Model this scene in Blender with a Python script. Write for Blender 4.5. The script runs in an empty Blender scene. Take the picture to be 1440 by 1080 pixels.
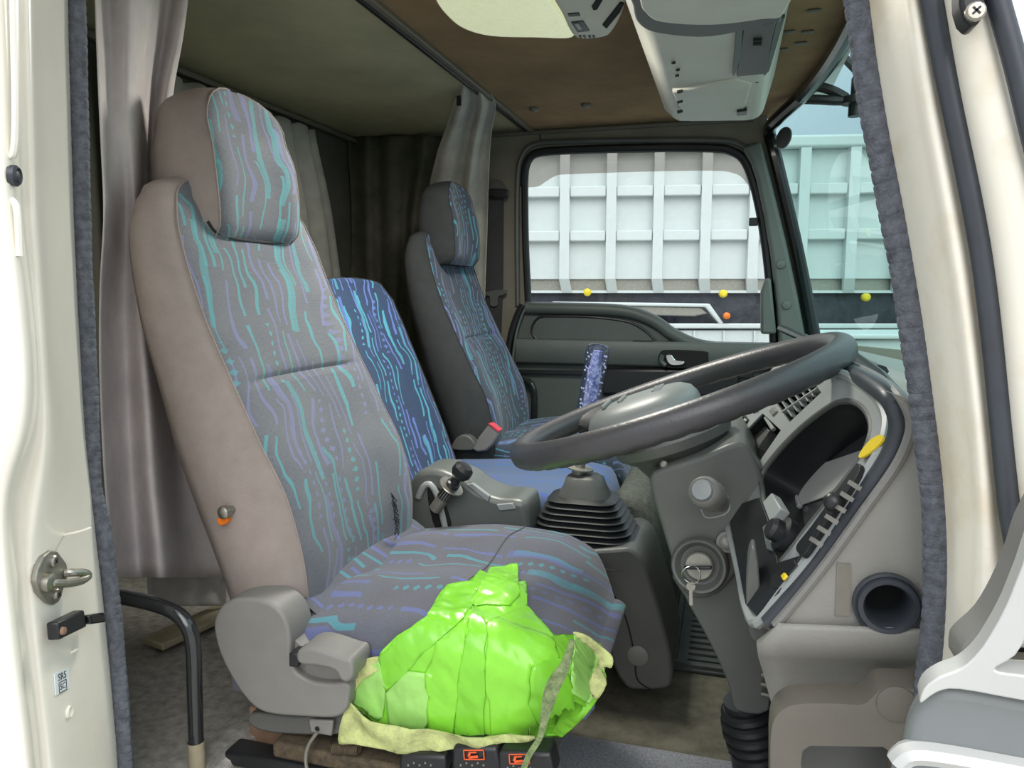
import bpy, bmesh, math, random
from mathutils import Vector, Matrix, noise
from mathutils.geometry import delaunay_2d_cdt
from mathutils.bvhtree import BVHTree

scene = bpy.context.scene
COL = scene.collection
V = Vector
# ------------------------------------------------------------------ camera
FPX = 1050.0
YAW = math.radians(16.2)
PIT = math.atan(129 / FPX)
EYE = V((0, 0, .78))
Fw = V((-math.sin(YAW) * math.cos(PIT), math.cos(YAW) * math.cos(PIT), -math.sin(PIT)))
Rt = V((math.cos(YAW), math.sin(YAW), 0))
Up = Rt.cross(Fw)
cd = bpy.data.cameras.new('camera')
cam = bpy.data.objects.new('camera', cd)
COL.objects.link(cam)
cd.sensor_width = 36
cd.sensor_fit = 'HORIZONTAL'
cd.lens = 36 * FPX / 1440
cd.clip_start = .02
cd.clip_end = 400
cam.matrix_world = Matrix(((Rt.x, Up.x, -Fw.x, EYE.x), (Rt.y, Up.y, -Fw.y, EYE.y), (Rt.z, Up.z, -Fw.z, EYE.z), (0, 0, 0, 1)))
scene.camera = cam
# ------------------------------------------------------------------ world: bright overcast sky
w = bpy.data.worlds.new('sky')
scene.world = w
w.use_nodes = True
nt = w.node_tree
bg = nt.nodes['Background']
tc = nt.nodes.new('ShaderNodeTexCoord')
nz = nt.nodes.new('ShaderNodeTexNoise')
nz.inputs['Scale'].default_value = 2.2
nz.inputs['Detail'].default_value = 5
cr = nt.nodes.new('ShaderNodeValToRGB')
cr.color_ramp.elements[0].position = .35
cr.color_ramp.elements[0].color = (.60, .69, .82, 1)
cr.color_ramp.elements[1].position = .68
cr.color_ramp.elements[1].color = (.95, .97, 1.0, 1)
nt.links.new(tc.outputs['Generated'], nz.inputs['Vector'])
nt.links.new(nz.outputs['Fac'], cr.inputs['Fac'])
nt.links.new(cr.outputs['Color'], bg.inputs['Color'])
# overcast luminance: about three times brighter overhead than at the horizon
sx = nt.nodes.new('ShaderNodeSeparateXYZ'); nt.links.new(tc.outputs['Generated'], sx.inputs[0])
mx = nt.nodes.new('ShaderNodeMath'); mx.operation = 'MAXIMUM'; nt.links.new(sx.outputs[2], mx.inputs[0]); mx.inputs[1].default_value = 0
ma = nt.nodes.new('ShaderNodeMath'); ma.operation = 'MULTIPLY_ADD'; nt.links.new(mx.outputs[0], ma.inputs[0]); ma.inputs[1].default_value = .76; ma.inputs[2].default_value = .40
nt.links.new(ma.outputs[0], bg.inputs['Strength'])
sl = bpy.data.lights.new('sun', 'SUN')
sl.energy = .9
sl.angle = math.radians(50)
sl.color = (1, .97, .92)
so = bpy.data.objects.new('sun', sl)
COL.objects.link(so)
so.rotation_euler = (math.radians(52), 0, math.radians(18))
scene.view_settings.view_transform = 'Standard'
scene.view_settings.look = 'None'
scene.view_settings.gamma = 1
scene.view_settings.use_curve_mapping = False
scene.view_settings.exposure = 1.1
scene.cycles.max_bounces = 8
scene.cycles.diffuse_bounces = 5
scene.cycles.transparent_max_bounces = 12

# ------------------------------------------------------------------ pixel -> world at a known plane
def ray(px, py): return Fw + Rt * ((px - 720) / FPX) - Up * ((py - 540) / FPX)
def P(px, py, Y):
    d = ray(px, py); return EYE + d * (Y / d.y)
def PXX(px, py, X):
    d = ray(px, py); return EYE + d * (X / d.x)
def PZ(px, py, Z):
    d = ray(px, py); return EYE + d * ((Z - EYE.z) / d.z)
def PN(px, py, o, n):
    d = ray(px, py); return EYE + d * ((o - EYE).dot(n) / d.dot(n))
def proj(p):
    v = p - EYE; k = v.dot(Fw)
    return V((720 + FPX * v.dot(Rt) / k, 540 - FPX * v.dot(Up) / k))

# ------------------------------------------------------------------ materials
def lin(c):
    return tuple(((x / 255) / 12.92 if x <= 10 else ((x / 255 + .055) / 1.055) ** 2.4) for x in c) + (1,)
def new_mat(name):
    m = bpy.data.materials.new(name); m.use_nodes = True
    n = m.node_tree.nodes; b = n['Principled BSDF']
    return m, m.node_tree, b
def mat(name, c, rough=.5, metal=0, var=.12, vs=18, bump=0, bs=300, spec=.5, c2=None, thr=None, coat=0, emit=None):
    m, t, b = new_mat(name)
    N, L = t.nodes.new, t.links.new
    b.inputs['Roughness'].default_value = rough
    b.inputs['Metallic'].default_value = metal
    b.inputs['Specular IOR Level'].default_value = spec
    b.inputs['Coat Weight'].default_value = coat
    co = N('ShaderNodeTexCoord')
    no = N('ShaderNodeTexNoise'); no.inputs['Scale'].default_value = vs; no.inputs['Detail'].default_value = 6; no.inputs['Roughness'].default_value = .65
    L(co.outputs['Object'], no.inputs['Vector'])
    r = N('ShaderNodeValToRGB')
    a = lin(c)
    lo = lin(c2) if c2 else tuple(x * (1 - var * 1.6) for x in a[:3]) + (1,)
    hi = a if c2 else tuple(min(1, x * (1 + var)) for x in a[:3]) + (1,)
    p = thr or (.3, .7)
    r.color_ramp.elements[0].position = p[0]; r.color_ramp.elements[0].color = lo
    r.color_ramp.elements[1].position = p[1]; r.color_ramp.elements[1].color = hi
    L(no.outputs['Fac'], r.inputs['Fac']); L(r.outputs['Color'], b.inputs['Base Color'])
    if bump:
        n2 = N('ShaderNodeTexNoise'); n2.inputs['Scale'].default_value = bs; n2.inputs['Detail'].default_value = 3
        L(co.outputs['Object'], n2.inputs['Vector'])
        bp = N('ShaderNodeBump'); bp.inputs['Strength'].default_value = bump; bp.inputs['Distance'].default_value = .002
        L(n2.outputs['Fac'], bp.inputs['Height']); L(bp.outputs['Normal'], b.inputs['Normal'])
    if emit:
        b.inputs['Emission Color'].default_value = lin(emit[0]); b.inputs['Emission Strength'].default_value = emit[1]
    return m
def glass(name, tint, refl=1.45, rough=0.0):
    m, t, b = new_mat(name); t.nodes.remove(b)
    N, L = t.nodes.new, t.links.new
    tr = N('ShaderNodeBsdfTransparent'); tr.inputs['Color'].default_value = tint + (1,)
    gl = N('ShaderNodeBsdfGlossy'); gl.inputs['Roughness'].default_value = rough
    fr = N('ShaderNodeLayerWeight'); fr.inputs['Blend'].default_value = .5
    pw = N('ShaderNodeMath'); pw.operation = 'POWER'; L(fr.outputs['Facing'], pw.inputs[0]); pw.inputs[1].default_value = 5
    ma = N('ShaderNodeMath'); ma.operation = 'MULTIPLY_ADD'; L(pw.outputs[0], ma.inputs[0]); ma.inputs[1].default_value = .5; ma.inputs[2].default_value = (refl - 1) * .09
    mx = N('ShaderNodeMixShader'); L(ma.outputs[0], mx.inputs[0]); L(tr.outputs[0], mx.inputs[1]); L(gl.outputs[0], mx.inputs[2])
    L(mx.outputs[0], t.nodes['Material Output'].inputs['Surface'])
    return m
def stripe_fabric(name, base, base2, ca, cb, s=.021, seg=.105, density=.8, fade=.85):
    """woven seat cloth: wandering teal and blue dashes and rows of dots over a grey weave, laid out in the cloth's own UV (metres)"""
    m, t, b = new_mat(name)
    N, L = t.nodes.new, t.links.new
    def mth(op, a, c=None, d=None):
        n = N('ShaderNodeMath'); n.operation = op
        for i, x in enumerate((a, c, d)):
            if x is None: continue
            if isinstance(x, (int, float)): n.inputs[i].default_value = x
            else: L(x, n.inputs[i])
        return n.outputs[0]
    uv = N('ShaderNodeUVMap'); sx = N('ShaderNodeSeparateXYZ'); L(uv.outputs[0], sx.inputs[0])
    U, W = sx.outputs[0], sx.outputs[1]
    def comb(x, y, z=0.0):
        n = N('ShaderNodeCombineXYZ')
        for i, q in enumerate((x, y, z)):
            if isinstance(q, (int, float)): n.inputs[i].default_value = q
            else: L(q, n.inputs[i])
        return n.outputs[0]
    def white(x, y, z=0.0):
        n = N('ShaderNodeTexWhiteNoise'); n.noise_dimensions = '3D'; L(comb(x, y, z), n.inputs['Vector']); return n.outputs['Value']
    def noi(x, y, sc, z=0.0):
        n = N('ShaderNodeTexNoise'); n.inputs['Scale'].default_value = sc; n.inputs['Detail'].default_value = 1.5; L(comb(x, y, z), n.inputs['Vector']); return n.outputs['Fac']
    n1 = noi(mth('MULTIPLY', U, 9), mth('MULTIPLY', W, 9), 1.0)
    zz = mth('PINGPONG', mth('ADD', W, mth('MULTIPLY', n1, .10)), .055)
    U2 = mth('ADD', U, mth('ADD', mth('MULTIPLY', n1, .075), mth('MULTIPLY', zz, .16)))
    def layer(spacing, length, seed, dens):
        uu = mth('DIVIDE', U2, spacing); c = mth('FLOOR', uu); fu = mth('FRACT', uu)
        vv = mth('ADD', mth('DIVIDE', W, length), mth('MULTIPLY', white(c, seed), 9)); r = mth('FLOOR', vv); fv = mth('FRACT', vv)
        on = mth('LESS_THAN', white(c, r, seed), dens)
        slant = mth('MULTIPLY', mth('SUBTRACT', fv, .5), mth('MULTIPLY', mth('SUBTRACT', white(c, r, seed + 9), .5), .9))
        d = mth('ABSOLUTE', mth('ADD', mth('SUBTRACT', fu, .5), slant))
        wd = mth('ADD', .085, mth('MULTIPLY', white(c, r, seed + 3), .11))
        line = mth('LESS_THAN', d, wd)
        dotrow = mth('GREATER_THAN', white(c, r, seed + 5), .87)
        fd = mth('ABSOLUTE', mth('SUBTRACT', mth('FRACT', mth('MULTIPLY', vv, length / .016)), .5))
        dots = mth('LESS_THAN', mth('ADD', mth('MULTIPLY', fd, .75), mth('ABSOLUTE', mth('SUBTRACT', fu, .5))), .25)
        body = mth('ADD', mth('MULTIPLY', line, mth('SUBTRACT', 1.0, dotrow)), mth('MULTIPLY', dots, dotrow))
        end = mth('LESS_THAN', mth('ABSOLUTE', mth('SUBTRACT', fv, .5)), .44)
        return mth('MULTIPLY', mth('MULTIPLY', body, on), end), white(c, r, seed + 7)
    m1, k1 = layer(s, seg, 1.0, density)
    m2, k2 = layer(s * 1.9, seg * 1.5, 21.0, density * .55)
    def mixc(f, a, c):
        n = N('ShaderNodeMix'); n.data_type = 'RGBA'
        if isinstance(f, (int, float)): n.inputs[0].default_value = f
        else: L(f, n.inputs[0])
        for i, q in ((6, a), (7, c)):
            if isinstance(q, tuple): n.inputs[i].default_value = q
            else: L(q, n.inputs[i])
        return n.outputs[2]
    weave = mth('MULTIPLY', mth('ADD', mth('SINE', mth('MULTIPLY', U, 2600)), mth('SINE', mth('MULTIPLY', W, 2100))), .25)
    big = noi(U, W, 14, 3.0)
    fine = noi(mth('MULTIPLY', U, 60), mth('MULTIPLY', W, 22), 9.0, 7.0)
    bf = mth('ADD', mth('MULTIPLY', big, 1.0), mth('ADD', mth('MULTIPLY', weave, .5), mth('MULTIPLY_ADD', fine, 1.5, -.8)))
    base_c = mixc(bf, lin(base), lin(base2))
    l1 = mixc(mth('GREATER_THAN', k1, .52), lin(ca), lin(cb))
    l2 = mixc(mth('GREATER_THAN', k2, .45), lin(cb), lin(ca))
    c = mixc(mth('MULTIPLY', m1, fade), base_c, l1)
    c = mixc(mth('MULTIPLY', m2, fade * .8), c, l2)
    L(c, b.inputs['Base Color'])
    b.inputs['Roughness'].default_value = .92; b.inputs['Specular IOR Level'].default_value = .15
    b.inputs['Sheen Weight'].default_value = .15
    bp = N('ShaderNodeBump'); bp.inputs['Strength'].default_value = .25; bp.inputs['Distance'].default_value = .001
    L(weave, bp.inputs['Height']); L(bp.outputs[0], b.inputs['Normal'])
    return m

M = {}
M['fab_driver'] = stripe_fabric('faded seat cloth', (114, 116, 120), (92, 96, 106), (88, 154, 160), (118, 122, 160), s=.022, seg=.12, fade=.72)
M['fab_cushion'] = stripe_fabric('worn cushion cloth', (96, 100, 112), (90, 88, 92), (76, 140, 152), (96, 106, 156), s=.03, seg=.12, density=.66, fade=.72)
M['fab_mid'] = stripe_fabric('blue seat cloth', (52, 76, 104), (48, 60, 92), (84, 162, 186), (104, 124, 196), density=.85)
M['fab_midc'] = stripe_fabric('blue cushion cloth', (84, 106, 142), (94, 106, 132), (64, 108, 172), (82, 100, 170), s=.03, seg=.12, density=.6, fade=.7)
M['fab_pax'] = stripe_fabric('dark seat cloth', (74, 84, 96), (60, 68, 82), (84, 150, 168), (112, 124, 172), density=.8)
M['fab_side'] = mat('grey seat side cloth', (151, 140, 134), .95, var=.06, vs=30, bump=.5, bs=900, spec=.1)
M['fab_side_dark'] = mat('dark grey seat side cloth', (62, 64, 65), .95, var=.08, vs=30, bump=.5, bs=900, spec=.1)
M['plastic'] = mat('grey plastic', (122, 120, 116), .48, var=.07, vs=9, bump=.12, bs=500)
M['plastic_warm'] = mat('brown grey plastic', (106, 101, 92), .5, var=.07, vs=9, bump=.12, bs=500)
M['plastic_dash'] = mat('dash plastic', (138, 136, 130), .55, var=.06, vs=8, bump=.2, bs=420)
M['plastic_light'] = mat('light dash plastic', (150, 154, 153), .42, var=.05, vs=8, bump=.06, bs=500)
M['plastic_dark'] = mat('dark plastic', (90, 91, 88), .45, var=.1, vs=9, bump=.15, bs=420)
M['plastic_door'] = mat('dark green grey plastic', (80, 86, 83), .5, var=.08, vs=9, bump=.15, bs=420)
M['pillar'] = mat('grey green pillar plastic', (96, 104, 100), .5, var=.06, vs=7)
M['black'] = mat('black plastic', (32, 33, 35), .38, var=.15, vs=12)
M['black_gloss'] = mat('black gloss', (22, 23, 25), .14, var=.1)
M['hole'] = mat('black cavity', (12, 12, 13), .8, var=.1)
M['bellows'] = mat('black rubber', (40, 42, 44), .42, var=.1, vs=25, bump=.08)
M['leather'] = mat('black moulded rim', (64, 63, 65), .38, var=.1, vs=14, bump=.2, bs=260)
M['seal'] = mat('black ribbed rubber', (98, 101, 109), .75, var=.3, vs=120, bump=.8, bs=500, spec=.3)
M['seal2'] = mat('smooth black rubber', (58, 62, 68), .4, var=.15, vs=20)
M['white'] = mat('cream painted steel', (240, 235, 221), .32, var=.04, vs=6, coat=.4)
M['white_dirty'] = mat('stained cream paint', (243, 237, 221), .4, vs=7, c2=(218, 197, 156), thr=(.25, .55), coat=.2)
M['white_outer'] = mat('white painted steel', (232, 232, 228), .3, var=.02, vs=6, coat=.5)
M['headliner'] = mat('brown headliner', (158, 132, 102), .95, vs=5, c2=(124, 106, 82), bump=.4, bs=700, spec=.1)
M['rear_ceiling'] = mat('olive grey headliner', (188, 182, 150), .95, vs=4, c2=(160, 156, 130), bump=.4, bs=700, spec=.1)
M['rear_wall'] = mat('dark rear wall cloth', (92, 92, 84), .95, vs=5, var=.15, bump=.3, spec=.1)
M['header'] = mat('dark header trim', (128, 124, 112), .8, vs=5, var=.12, spec=.2)
M['curtain'] = mat('grey violet curtain', (212, 205, 203), .85, vs=12, c2=(186, 179, 180), bump=.4, bs=160, spec=.15)
M['curtain_pale'] = mat('pale grey curtain', (190, 188, 180), .85, vs=12, c2=(162, 160, 154), bump=.4, bs=160, spec=.15)
M['curtain_dark'] = mat('dark camouflage curtain', (106, 104, 92), .9, vs=8, c2=(72, 76, 64), spec=.1)
M['sheet'] = mat('white lining', (190, 186, 182), .8, vs=15, var=.06)
M['carpet'] = mat('dark carpet', (172, 168, 160), .98, vs=60, c2=(122, 119, 113), bump=1.0, bs=500, spec=.05)
M['carpet_olive'] = mat('olive floor carpet', (122, 120, 106), .98, vs=30, c2=(92, 90, 80), bump=.8, bs=600, spec=.05)
M['carpet_blue'] = mat('blue grey carpet', (160, 163, 168), .98, vs=240, c2=(112, 116, 124), bump=1.0, bs=600, spec=.05)
M['fuzzy'] = mat('grey felt', (96, 98, 92), .98, vs=80, var=.2, bump=1, bs=500, spec=.05)
M['mat_rubber'] = mat('ribbed floor rubber', (74, 80, 78), .6, vs=25, c2=(54, 58, 57), bump=.2)
M['steel'] = mat('worn steel', (170, 166, 156), .38, metal=.9, vs=40, var=.15)
M['galv'] = mat('galvanised steel', (150, 148, 138), .45, metal=.6, vs=50, var=.12)
M['chrome'] = mat('bright chrome', (200, 200, 200), .15, metal=1)
M['tube_black'] = mat('black enamelled tube', (40, 42, 44), .12, coat=.6)
M['beige'] = mat('worn beige board', (168, 158, 134), .8, vs=20, c2=(138, 128, 104))
M['wood'] = mat('rusty wood', (150, 120, 100), .85, vs=22, c2=(112, 86, 70))
M['dirt'] = mat('dirty rail steel', (92, 78, 58), .85, vs=70, c2=(44, 40, 34), bump=.6, bs=200)
M['tape'] = mat('lime green tape', (136, 212, 62), .27, var=.06, vs=16, spec=.5)
M['tape2'] = mat('lime green tape two', (128, 204, 58), .25, var=.06, vs=16, spec=.5)
M['tape3'] = mat('pale worn green tape', (156, 212, 108), .35, var=.12, vs=14, spec=.5)
M['cloth_yellow'] = mat('stained yellow cloth', (190, 198, 132), .9, vs=40, c2=(146, 150, 104), thr=(.3, .6), bump=.6, bs=250, spec=.1)
M['cord'] = mat('grey green cord', (150, 164, 118), .9, vs=120, c2=(88, 104, 70), bump=.8, bs=500, spec=.1)
M['orange'] = mat('orange plastic', (232, 120, 30), .4)
M['orange_lens'] = mat('orange lens', (230, 92, 40), .3)
M['yellow'] = mat('yellow marker', (228, 204, 30), .4)
M['red'] = mat('red plastic', (230, 70, 84), .4)
M['paper'] = mat('white sticker', (226, 232, 234), .5, var=.02)
M['ink'] = mat('dark ink', (34, 36, 40), .6)
M['yellow_label'] = mat('yellow sticker', (236, 206, 40), .35, var=.04)
M['lens'] = mat('frosted lamp lens', (232, 236, 198), .35, var=.08, vs=60, bump=1.0, bs=160, emit=((232, 236, 196), .22))
M['overhead'] = mat('grey overhead plastic', (204, 203, 191), .5, var=.05, vs=8)
M['overhead_dark'] = mat('dark overhead plastic', (96, 96, 96), .5, var=.06, vs=8)
M['trailer'] = mat('white trailer paint', (200, 208, 206), .5, var=.02)
M['trailer_frame'] = mat('dark chassis', (52, 56, 64), .7, vs=14, var=.35)
M['ground'] = mat('grey gravel yard', (182, 179, 172), .95, vs=3, var=.2, bump=.5, bs=40)
M['brake'] = mat('grey green console plastic', (98, 102, 99), .36, var=.06, vs=8)
M['fade'] = mat('faded label', (120, 116, 106), .4, var=.08, vs=40)
M['hub'] = mat('grey hub plastic', (116, 120, 118), .42, var=.05, vs=10, bump=.1, bs=500)
M['fender'] = mat('grey bumper plastic', (124, 128, 128), .42, var=.05, vs=6)
M['silver'] = mat('silver paint', (206, 206, 202), .35, metal=.3, var=.04, vs=10)
M['gauge'] = mat('gauge face', (70, 72, 74), .16, var=.2, vs=6, coat=.5)
M['crystal'] = glass('crystal acrylic', (.70, .75, .94), 2.2)
M['crystal_core'] = mat('blue bubble core', (128, 134, 178), .2, vs=90, c2=(226, 226, 236), thr=(.42, .56))
M['bubble'] = mat('white bubbles', (240, 240, 248), .2)
M['pane'] = glass('clear side glass', (.93, .97, .96))
M['pane_tint'] = glass('green windscreen glass', (.60, .83, .79))
M['visor_smoke'] = glass('smoked visor', (.74, .70, .68))
M['belt'] = mat('dark webbing', (58, 58, 58), .8, var=.1, bump=.4, bs=500)

# ------------------------------------------------------------------ geometry helpers
class MB:
    def __init__(s): s.v = []; s.f = []
    def add(s, vs, fs):
        k = len(s.v); s.v += [V(p) for p in vs]; s.f += [tuple(i + k for i in q) for q in fs]; return s
    def box(s, a, b):
        x0, y0, z0 = a; x1, y1, z1 = b
        return s.add([(x0, y0, z0), (x1, y0, z0), (x1, y1, z0), (x0, y1, z0), (x0, y0, z1), (x1, y0, z1), (x1, y1, z1), (x0, y1, z1)],
                     [(3, 2, 1, 0), (4, 5, 6, 7), (0, 1, 5, 4), (1, 2, 6, 5), (2, 3, 7, 6), (3, 0, 4, 7)])
    def prism(s, pts, d):
        pts = [V(p) for p in pts]; d = V(d); n = len(pts)
        return s.add(pts + [p + d for p in pts], [tuple(range(n)), tuple(range(2 * n - 1, n - 1, -1))] + [(i, i + n, (i + 1) % n + n, (i + 1) % n) for i in range(n)])
    def bar(s, a, b, w, h, up=(0, 0, 1)):
        a, b = V(a), V(b); t = (b - a).normalized(); sd = t.cross(V(up)).normalized(); u = sd.cross(t)
        q = [a + sd * x * w / 2 + u * y * h / 2 for x, y in ((-1, -1), (1, -1), (1, 1), (-1, 1))]
        return s.prism(q, b - a)
    def loft(s, rings, closed=True, caps=True):
        n = len(rings[0]); k = len(s.v)
        for r in rings: s.v += [V(p) for p in r]
        for i in range(len(rings) - 1):
            for j in range(n if closed else n - 1):
                a = k + i * n + j; b = k + i * n + (j + 1) % n
                s.f.append((a, b, b + n, a + n))
        if caps and closed:
            s.f.append(tuple(range(k + n - 1, k - 1, -1)))
            e = k + (len(rings) - 1) * n; s.f.append(tuple(range(e, e + n)))
        return s
    def tube(s, path, r, seg=12, closed=False, flat=1.0, ref=(0, 0, 1)):
        path = [V(p) for p in path]; n = len(path); rs = r if isinstance(r, (list, tuple)) else [r] * n
        rings = []; t0 = None; u = None
        for i, p in enumerate(path):
            if closed: t = (path[(i + 1) % n] - path[i - 1]).normalized()
            else: t = (path[min(i + 1, n - 1)] - path[max(i - 1, 0)]).normalized()
            if u is None:
                u = V(ref) - t * V(ref).dot(t)
                if u.length < 1e-3: u = V((1, 0, 0)) - t * t.x
                u.normalize()
            else:
                u = (u - t * u.dot(t)).normalized()
            b = t.cross(u)
            rings.append([p + (u * math.cos(q) * flat + b * math.sin(q)) * rs[i] for q in [2 * math.pi * j / seg for j in range(seg)]])
        if closed: rings.append(rings[0]); return s.loft(rings, True, False)
        return s.loft(rings)
    def lathe(s, prof, o, ax=(0, 0, 1), seg=24, caps=True):
        o = V(o); ax = V(ax).normalized(); u = ax.orthogonal().normalized(); b = ax.cross(u)
        return s.loft([[o + ax * h + (u * math.cos(q) + b * math.sin(q)) * max(r, 1e-4) for q in [2 * math.pi * j / seg for j in range(seg)]] for r, h in prof], True, caps)
    def ball(s, c, r, seg=12):
        k = seg // 2
        return s.lathe([(r * math.sin(math.pi * i / k), -r * math.cos(math.pi * i / k)) for i in range(k + 1)], c, (0, 0, 1), seg)
    def grid(s, fn, nu, nv):
        k = len(s.v)
        s.v += [V(fn(i / nu, j / nv)) for i in range(nu + 1) for j in range(nv + 1)]
        for i in range(nu):
            for j in range(nv):
                a = k + i * (nv + 1) + j
                s.f.append((a, a + nv + 1, a + nv + 2, a + 1))
        return s

def cr_path(pts, n=8, closed=False):
    pts = [V(p) for p in pts]; out = []; m = len(pts)
    for i in range(m if closed else m - 1):
        if closed: p0, p1, p2, p3 = pts[i - 1], pts[i], pts[(i + 1) % m], pts[(i + 2) % m]
        else: p0, p1, p2, p3 = pts[max(i - 1, 0)], pts[i], pts[i + 1], pts[min(i + 2, m - 1)]
        for k in range(n):
            t = k / n
            out.append(.5 * ((2 * p1) + (p2 - p0) * t + (2 * p0 - 5 * p1 + 4 * p2 - p3) * t * t + (3 * p1 - p0 - 3 * p2 + p3) * t ** 3))
    if not closed: out.append(pts[-1])
    return out
def resample(path, step):
    out = [path[0]]; acc = 0
    for a, b in zip(path, path[1:]):
        d = (b - a).length; 
        if d < 1e-9: continue
        while acc + d >= step:
            k = (step - acc) / d; a = a + (b - a) * k; out.append(a); d = (b - a).length; acc = 0
            if d < 1e-9: break
        acc += d
    return out
def interp(tab, z):
    """smooth (Catmull-Rom) lookup in a table of rows (z, a, b, ...)"""
    n = len(tab)
    if z <= tab[0][0]: return tab[0][1:]
    if z >= tab[-1][0]: return tab[-1][1:]
    for i in range(n - 1):
        if tab[i][0] <= z <= tab[i + 1][0]:
            t = (z - tab[i][0]) / (tab[i + 1][0] - tab[i][0])
            r = []
            for k in range(1, len(tab[0])):
                p1, p2 = tab[i][k], tab[i + 1][k]; p0 = tab[i - 1][k] if i else p1; p3 = tab[i + 2][k] if i + 2 < n else p2
                r.append(.5 * (2 * p1 + (p2 - p0) * t + (2 * p0 - 5 * p1 + 4 * p2 - p3) * t * t + (3 * p1 - p0 - 3 * p2 + p3) * t ** 3))
            return tuple(r)
def in_poly(p, poly):
    x, y = p; c = False; n = len(poly)
    for i in range(n):
        x1, y1 = poly[i][0], poly[i][1]; x2, y2 = poly[i - 1][0], poly[i - 1][1]
        if (y1 > y) != (y2 > y) and x < (x2 - x1) * (y - y1) / (y2 - y1) + x1: c = not c
    return c
WORLD = {}
def mk(name, mb, m, parent=None, smooth=True, bevel=0, seg=2, sub=0, solid=0, ang=35, uv=None, recalc=True, mats=None, mi=None):
    me = bpy.data.meshes.new(name)
    if parent is not None: o0 = WORLD[parent.name]
    else:
        xs = [p.x for p in mb.v]; ys = [p.y for p in mb.v]; zs = [p.z for p in mb.v]
        o0 = V(((min(xs) + max(xs)) / 2, (min(ys) + max(ys)) / 2, min(zs)))
    me.from_pydata([p - o0 for p in mb.v], [], mb.f)
    me.materials.append(m)
    for k in (mats or []): me.materials.append(k)
    if mi: me.polygons.foreach_set('material_index', mi)
    if uv:
        l = me.uv_layers.new(name='UVMap')
        for lp in me.loops: l.data[lp.index].uv = uv[lp.vertex_index]
    me.validate()
    if recalc:
        b = bmesh.new(); b.from_mesh(me); bmesh.ops.recalc_face_normals(b, faces=b.faces); b.to_mesh(me); b.free()
    if smooth:
        me.shade_smooth()
        if not sub: me.set_sharp_from_angle(angle=math.radians(ang))
    o = bpy.data.objects.new(name, me); COL.objects.link(o)
    if parent is not None: o.parent = parent; WORLD[o.name] = o0
    else: o.location = o0; WORLD[o.name] = o0
    if solid:
        d = o.modifiers.new('s', 'SOLIDIFY'); d.thickness = solid; d.offset = 0
    if bevel:
        d = o.modifiers.new('b', 'BEVEL'); d.width = bevel; d.segments = seg; d.limit_method = 'ANGLE'; d.angle_limit = math.radians(35)
        d.harden_normals = False
    if sub:
        d = o.modifiers.new('u', 'SUBSURF'); d.levels = sub; d.render_levels = sub
    return o
def thing(name, label, cat, loc=(0, 0, 0), group=None):
    o = bpy.data.objects.new(name, None); COL.objects.link(o); o.location = loc; o.empty_display_size = .05
    o['label'] = label; o['category'] = cat
    if group: o['group'] = group
    WORLD[o.name] = V(loc); return o
def struct(o, label=None):
    o['kind'] = 'structure'
    if label: o['label'] = label
    return o
def sroot(name, loc=(0, 0, 0)):
    o = bpy.data.objects.new(name, None); COL.objects.link(o); o.location = loc; o.empty_display_size = .05; o['kind'] = 'structure'
    WORLD[o.name] = V(loc); return o
def tag(o, label, cat, group=None):
    o['label'] = label; o['category'] = cat
    if group: o['group'] = group
    return o
def stuff(o): o['kind'] = 'stuff'; return o
def dup(root, loc, label, group=None):
    r = root.copy(); COL.objects.link(r); r.location = loc; r['label'] = label
    if group: r['group'] = group
    WORLD[r.name] = V(loc)
    for c in list(root.children):
        d = c.copy(); COL.objects.link(d); d.parent = r
        for g in c.children:
            e = g.copy(); COL.objects.link(e); e.parent = d
    return r
def px_poly(pts, Y): return [P(a, b, Y) for a, b in pts]
def px_smooth(pts, Y, n=6, closed=True):
    return [P(q.x, q.y, Y) for q in cr_path([V((a, b, 0)) for a, b in pts], n, closed)]
def plate(poly3, holes3=()):
    """flat polygon with holes -> MB; planar points"""
    o = poly3[0]; e1 = (poly3[1] - o).normalized(); nrm = V((0, 0, 0))
    for i in range(len(poly3)): nrm += (poly3[i] - o).cross(poly3[(i + 1) % len(poly3)] - o)
    nrm.normalize(); e2 = nrm.cross(e1)
    f2 = lambda p: V(((p - o).dot(e1), (p - o).dot(e2)))
    vs = []; es = []; loops = []
    for lp in [poly3] + list(holes3):
        k = len(vs); q = [f2(p) for p in lp]; vs += q; es += [(k + i, k + (i + 1) % len(q)) for i in range(len(q))]; loops.append(q)
    vo, _, fo, _, _, _ = delaunay_2d_cdt(vs, es, [], 0, 1e-6)
    mb = MB(); mb.v = [o + e1 * p.x + e2 * p.y for p in vo]
    for t in fo:
        c = (vo[t[0]] + vo[t[1]] + vo[t[2]]) / 3
        if in_poly(c, loops[0]) and not any(in_poly(c, h) for h in loops[1:]): mb.f.append(tuple(t))
    return mb
def text_mb(s, size, mat3, ext=.0006, shear=0):
    """flat lettering: mat3 = (origin, x axis, y axis)"""
    cu = bpy.data.curves.new('t', 'FONT'); cu.body = s; cu.size = size; cu.extrude = ext; cu.align_x = 'CENTER'; cu.align_y = 'CENTER'; cu.resolution_u = 3; cu.shear = shear
    ob = bpy.data.objects.new('t', cu); me = bpy.data.meshes.new_from_object(ob)
    o, x, y = mat3; z = x.cross(y); mb = MB()
    mb.v = [o + x * v.co.x + y * v.co.y + z * v.co.z for v in me.vertices]; mb.f = [tuple(p.vertices) for p in me.polygons]
    bpy.data.objects.remove(ob); bpy.data.curves.remove(cu); bpy.data.meshes.remove(me)
    return mb
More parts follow.
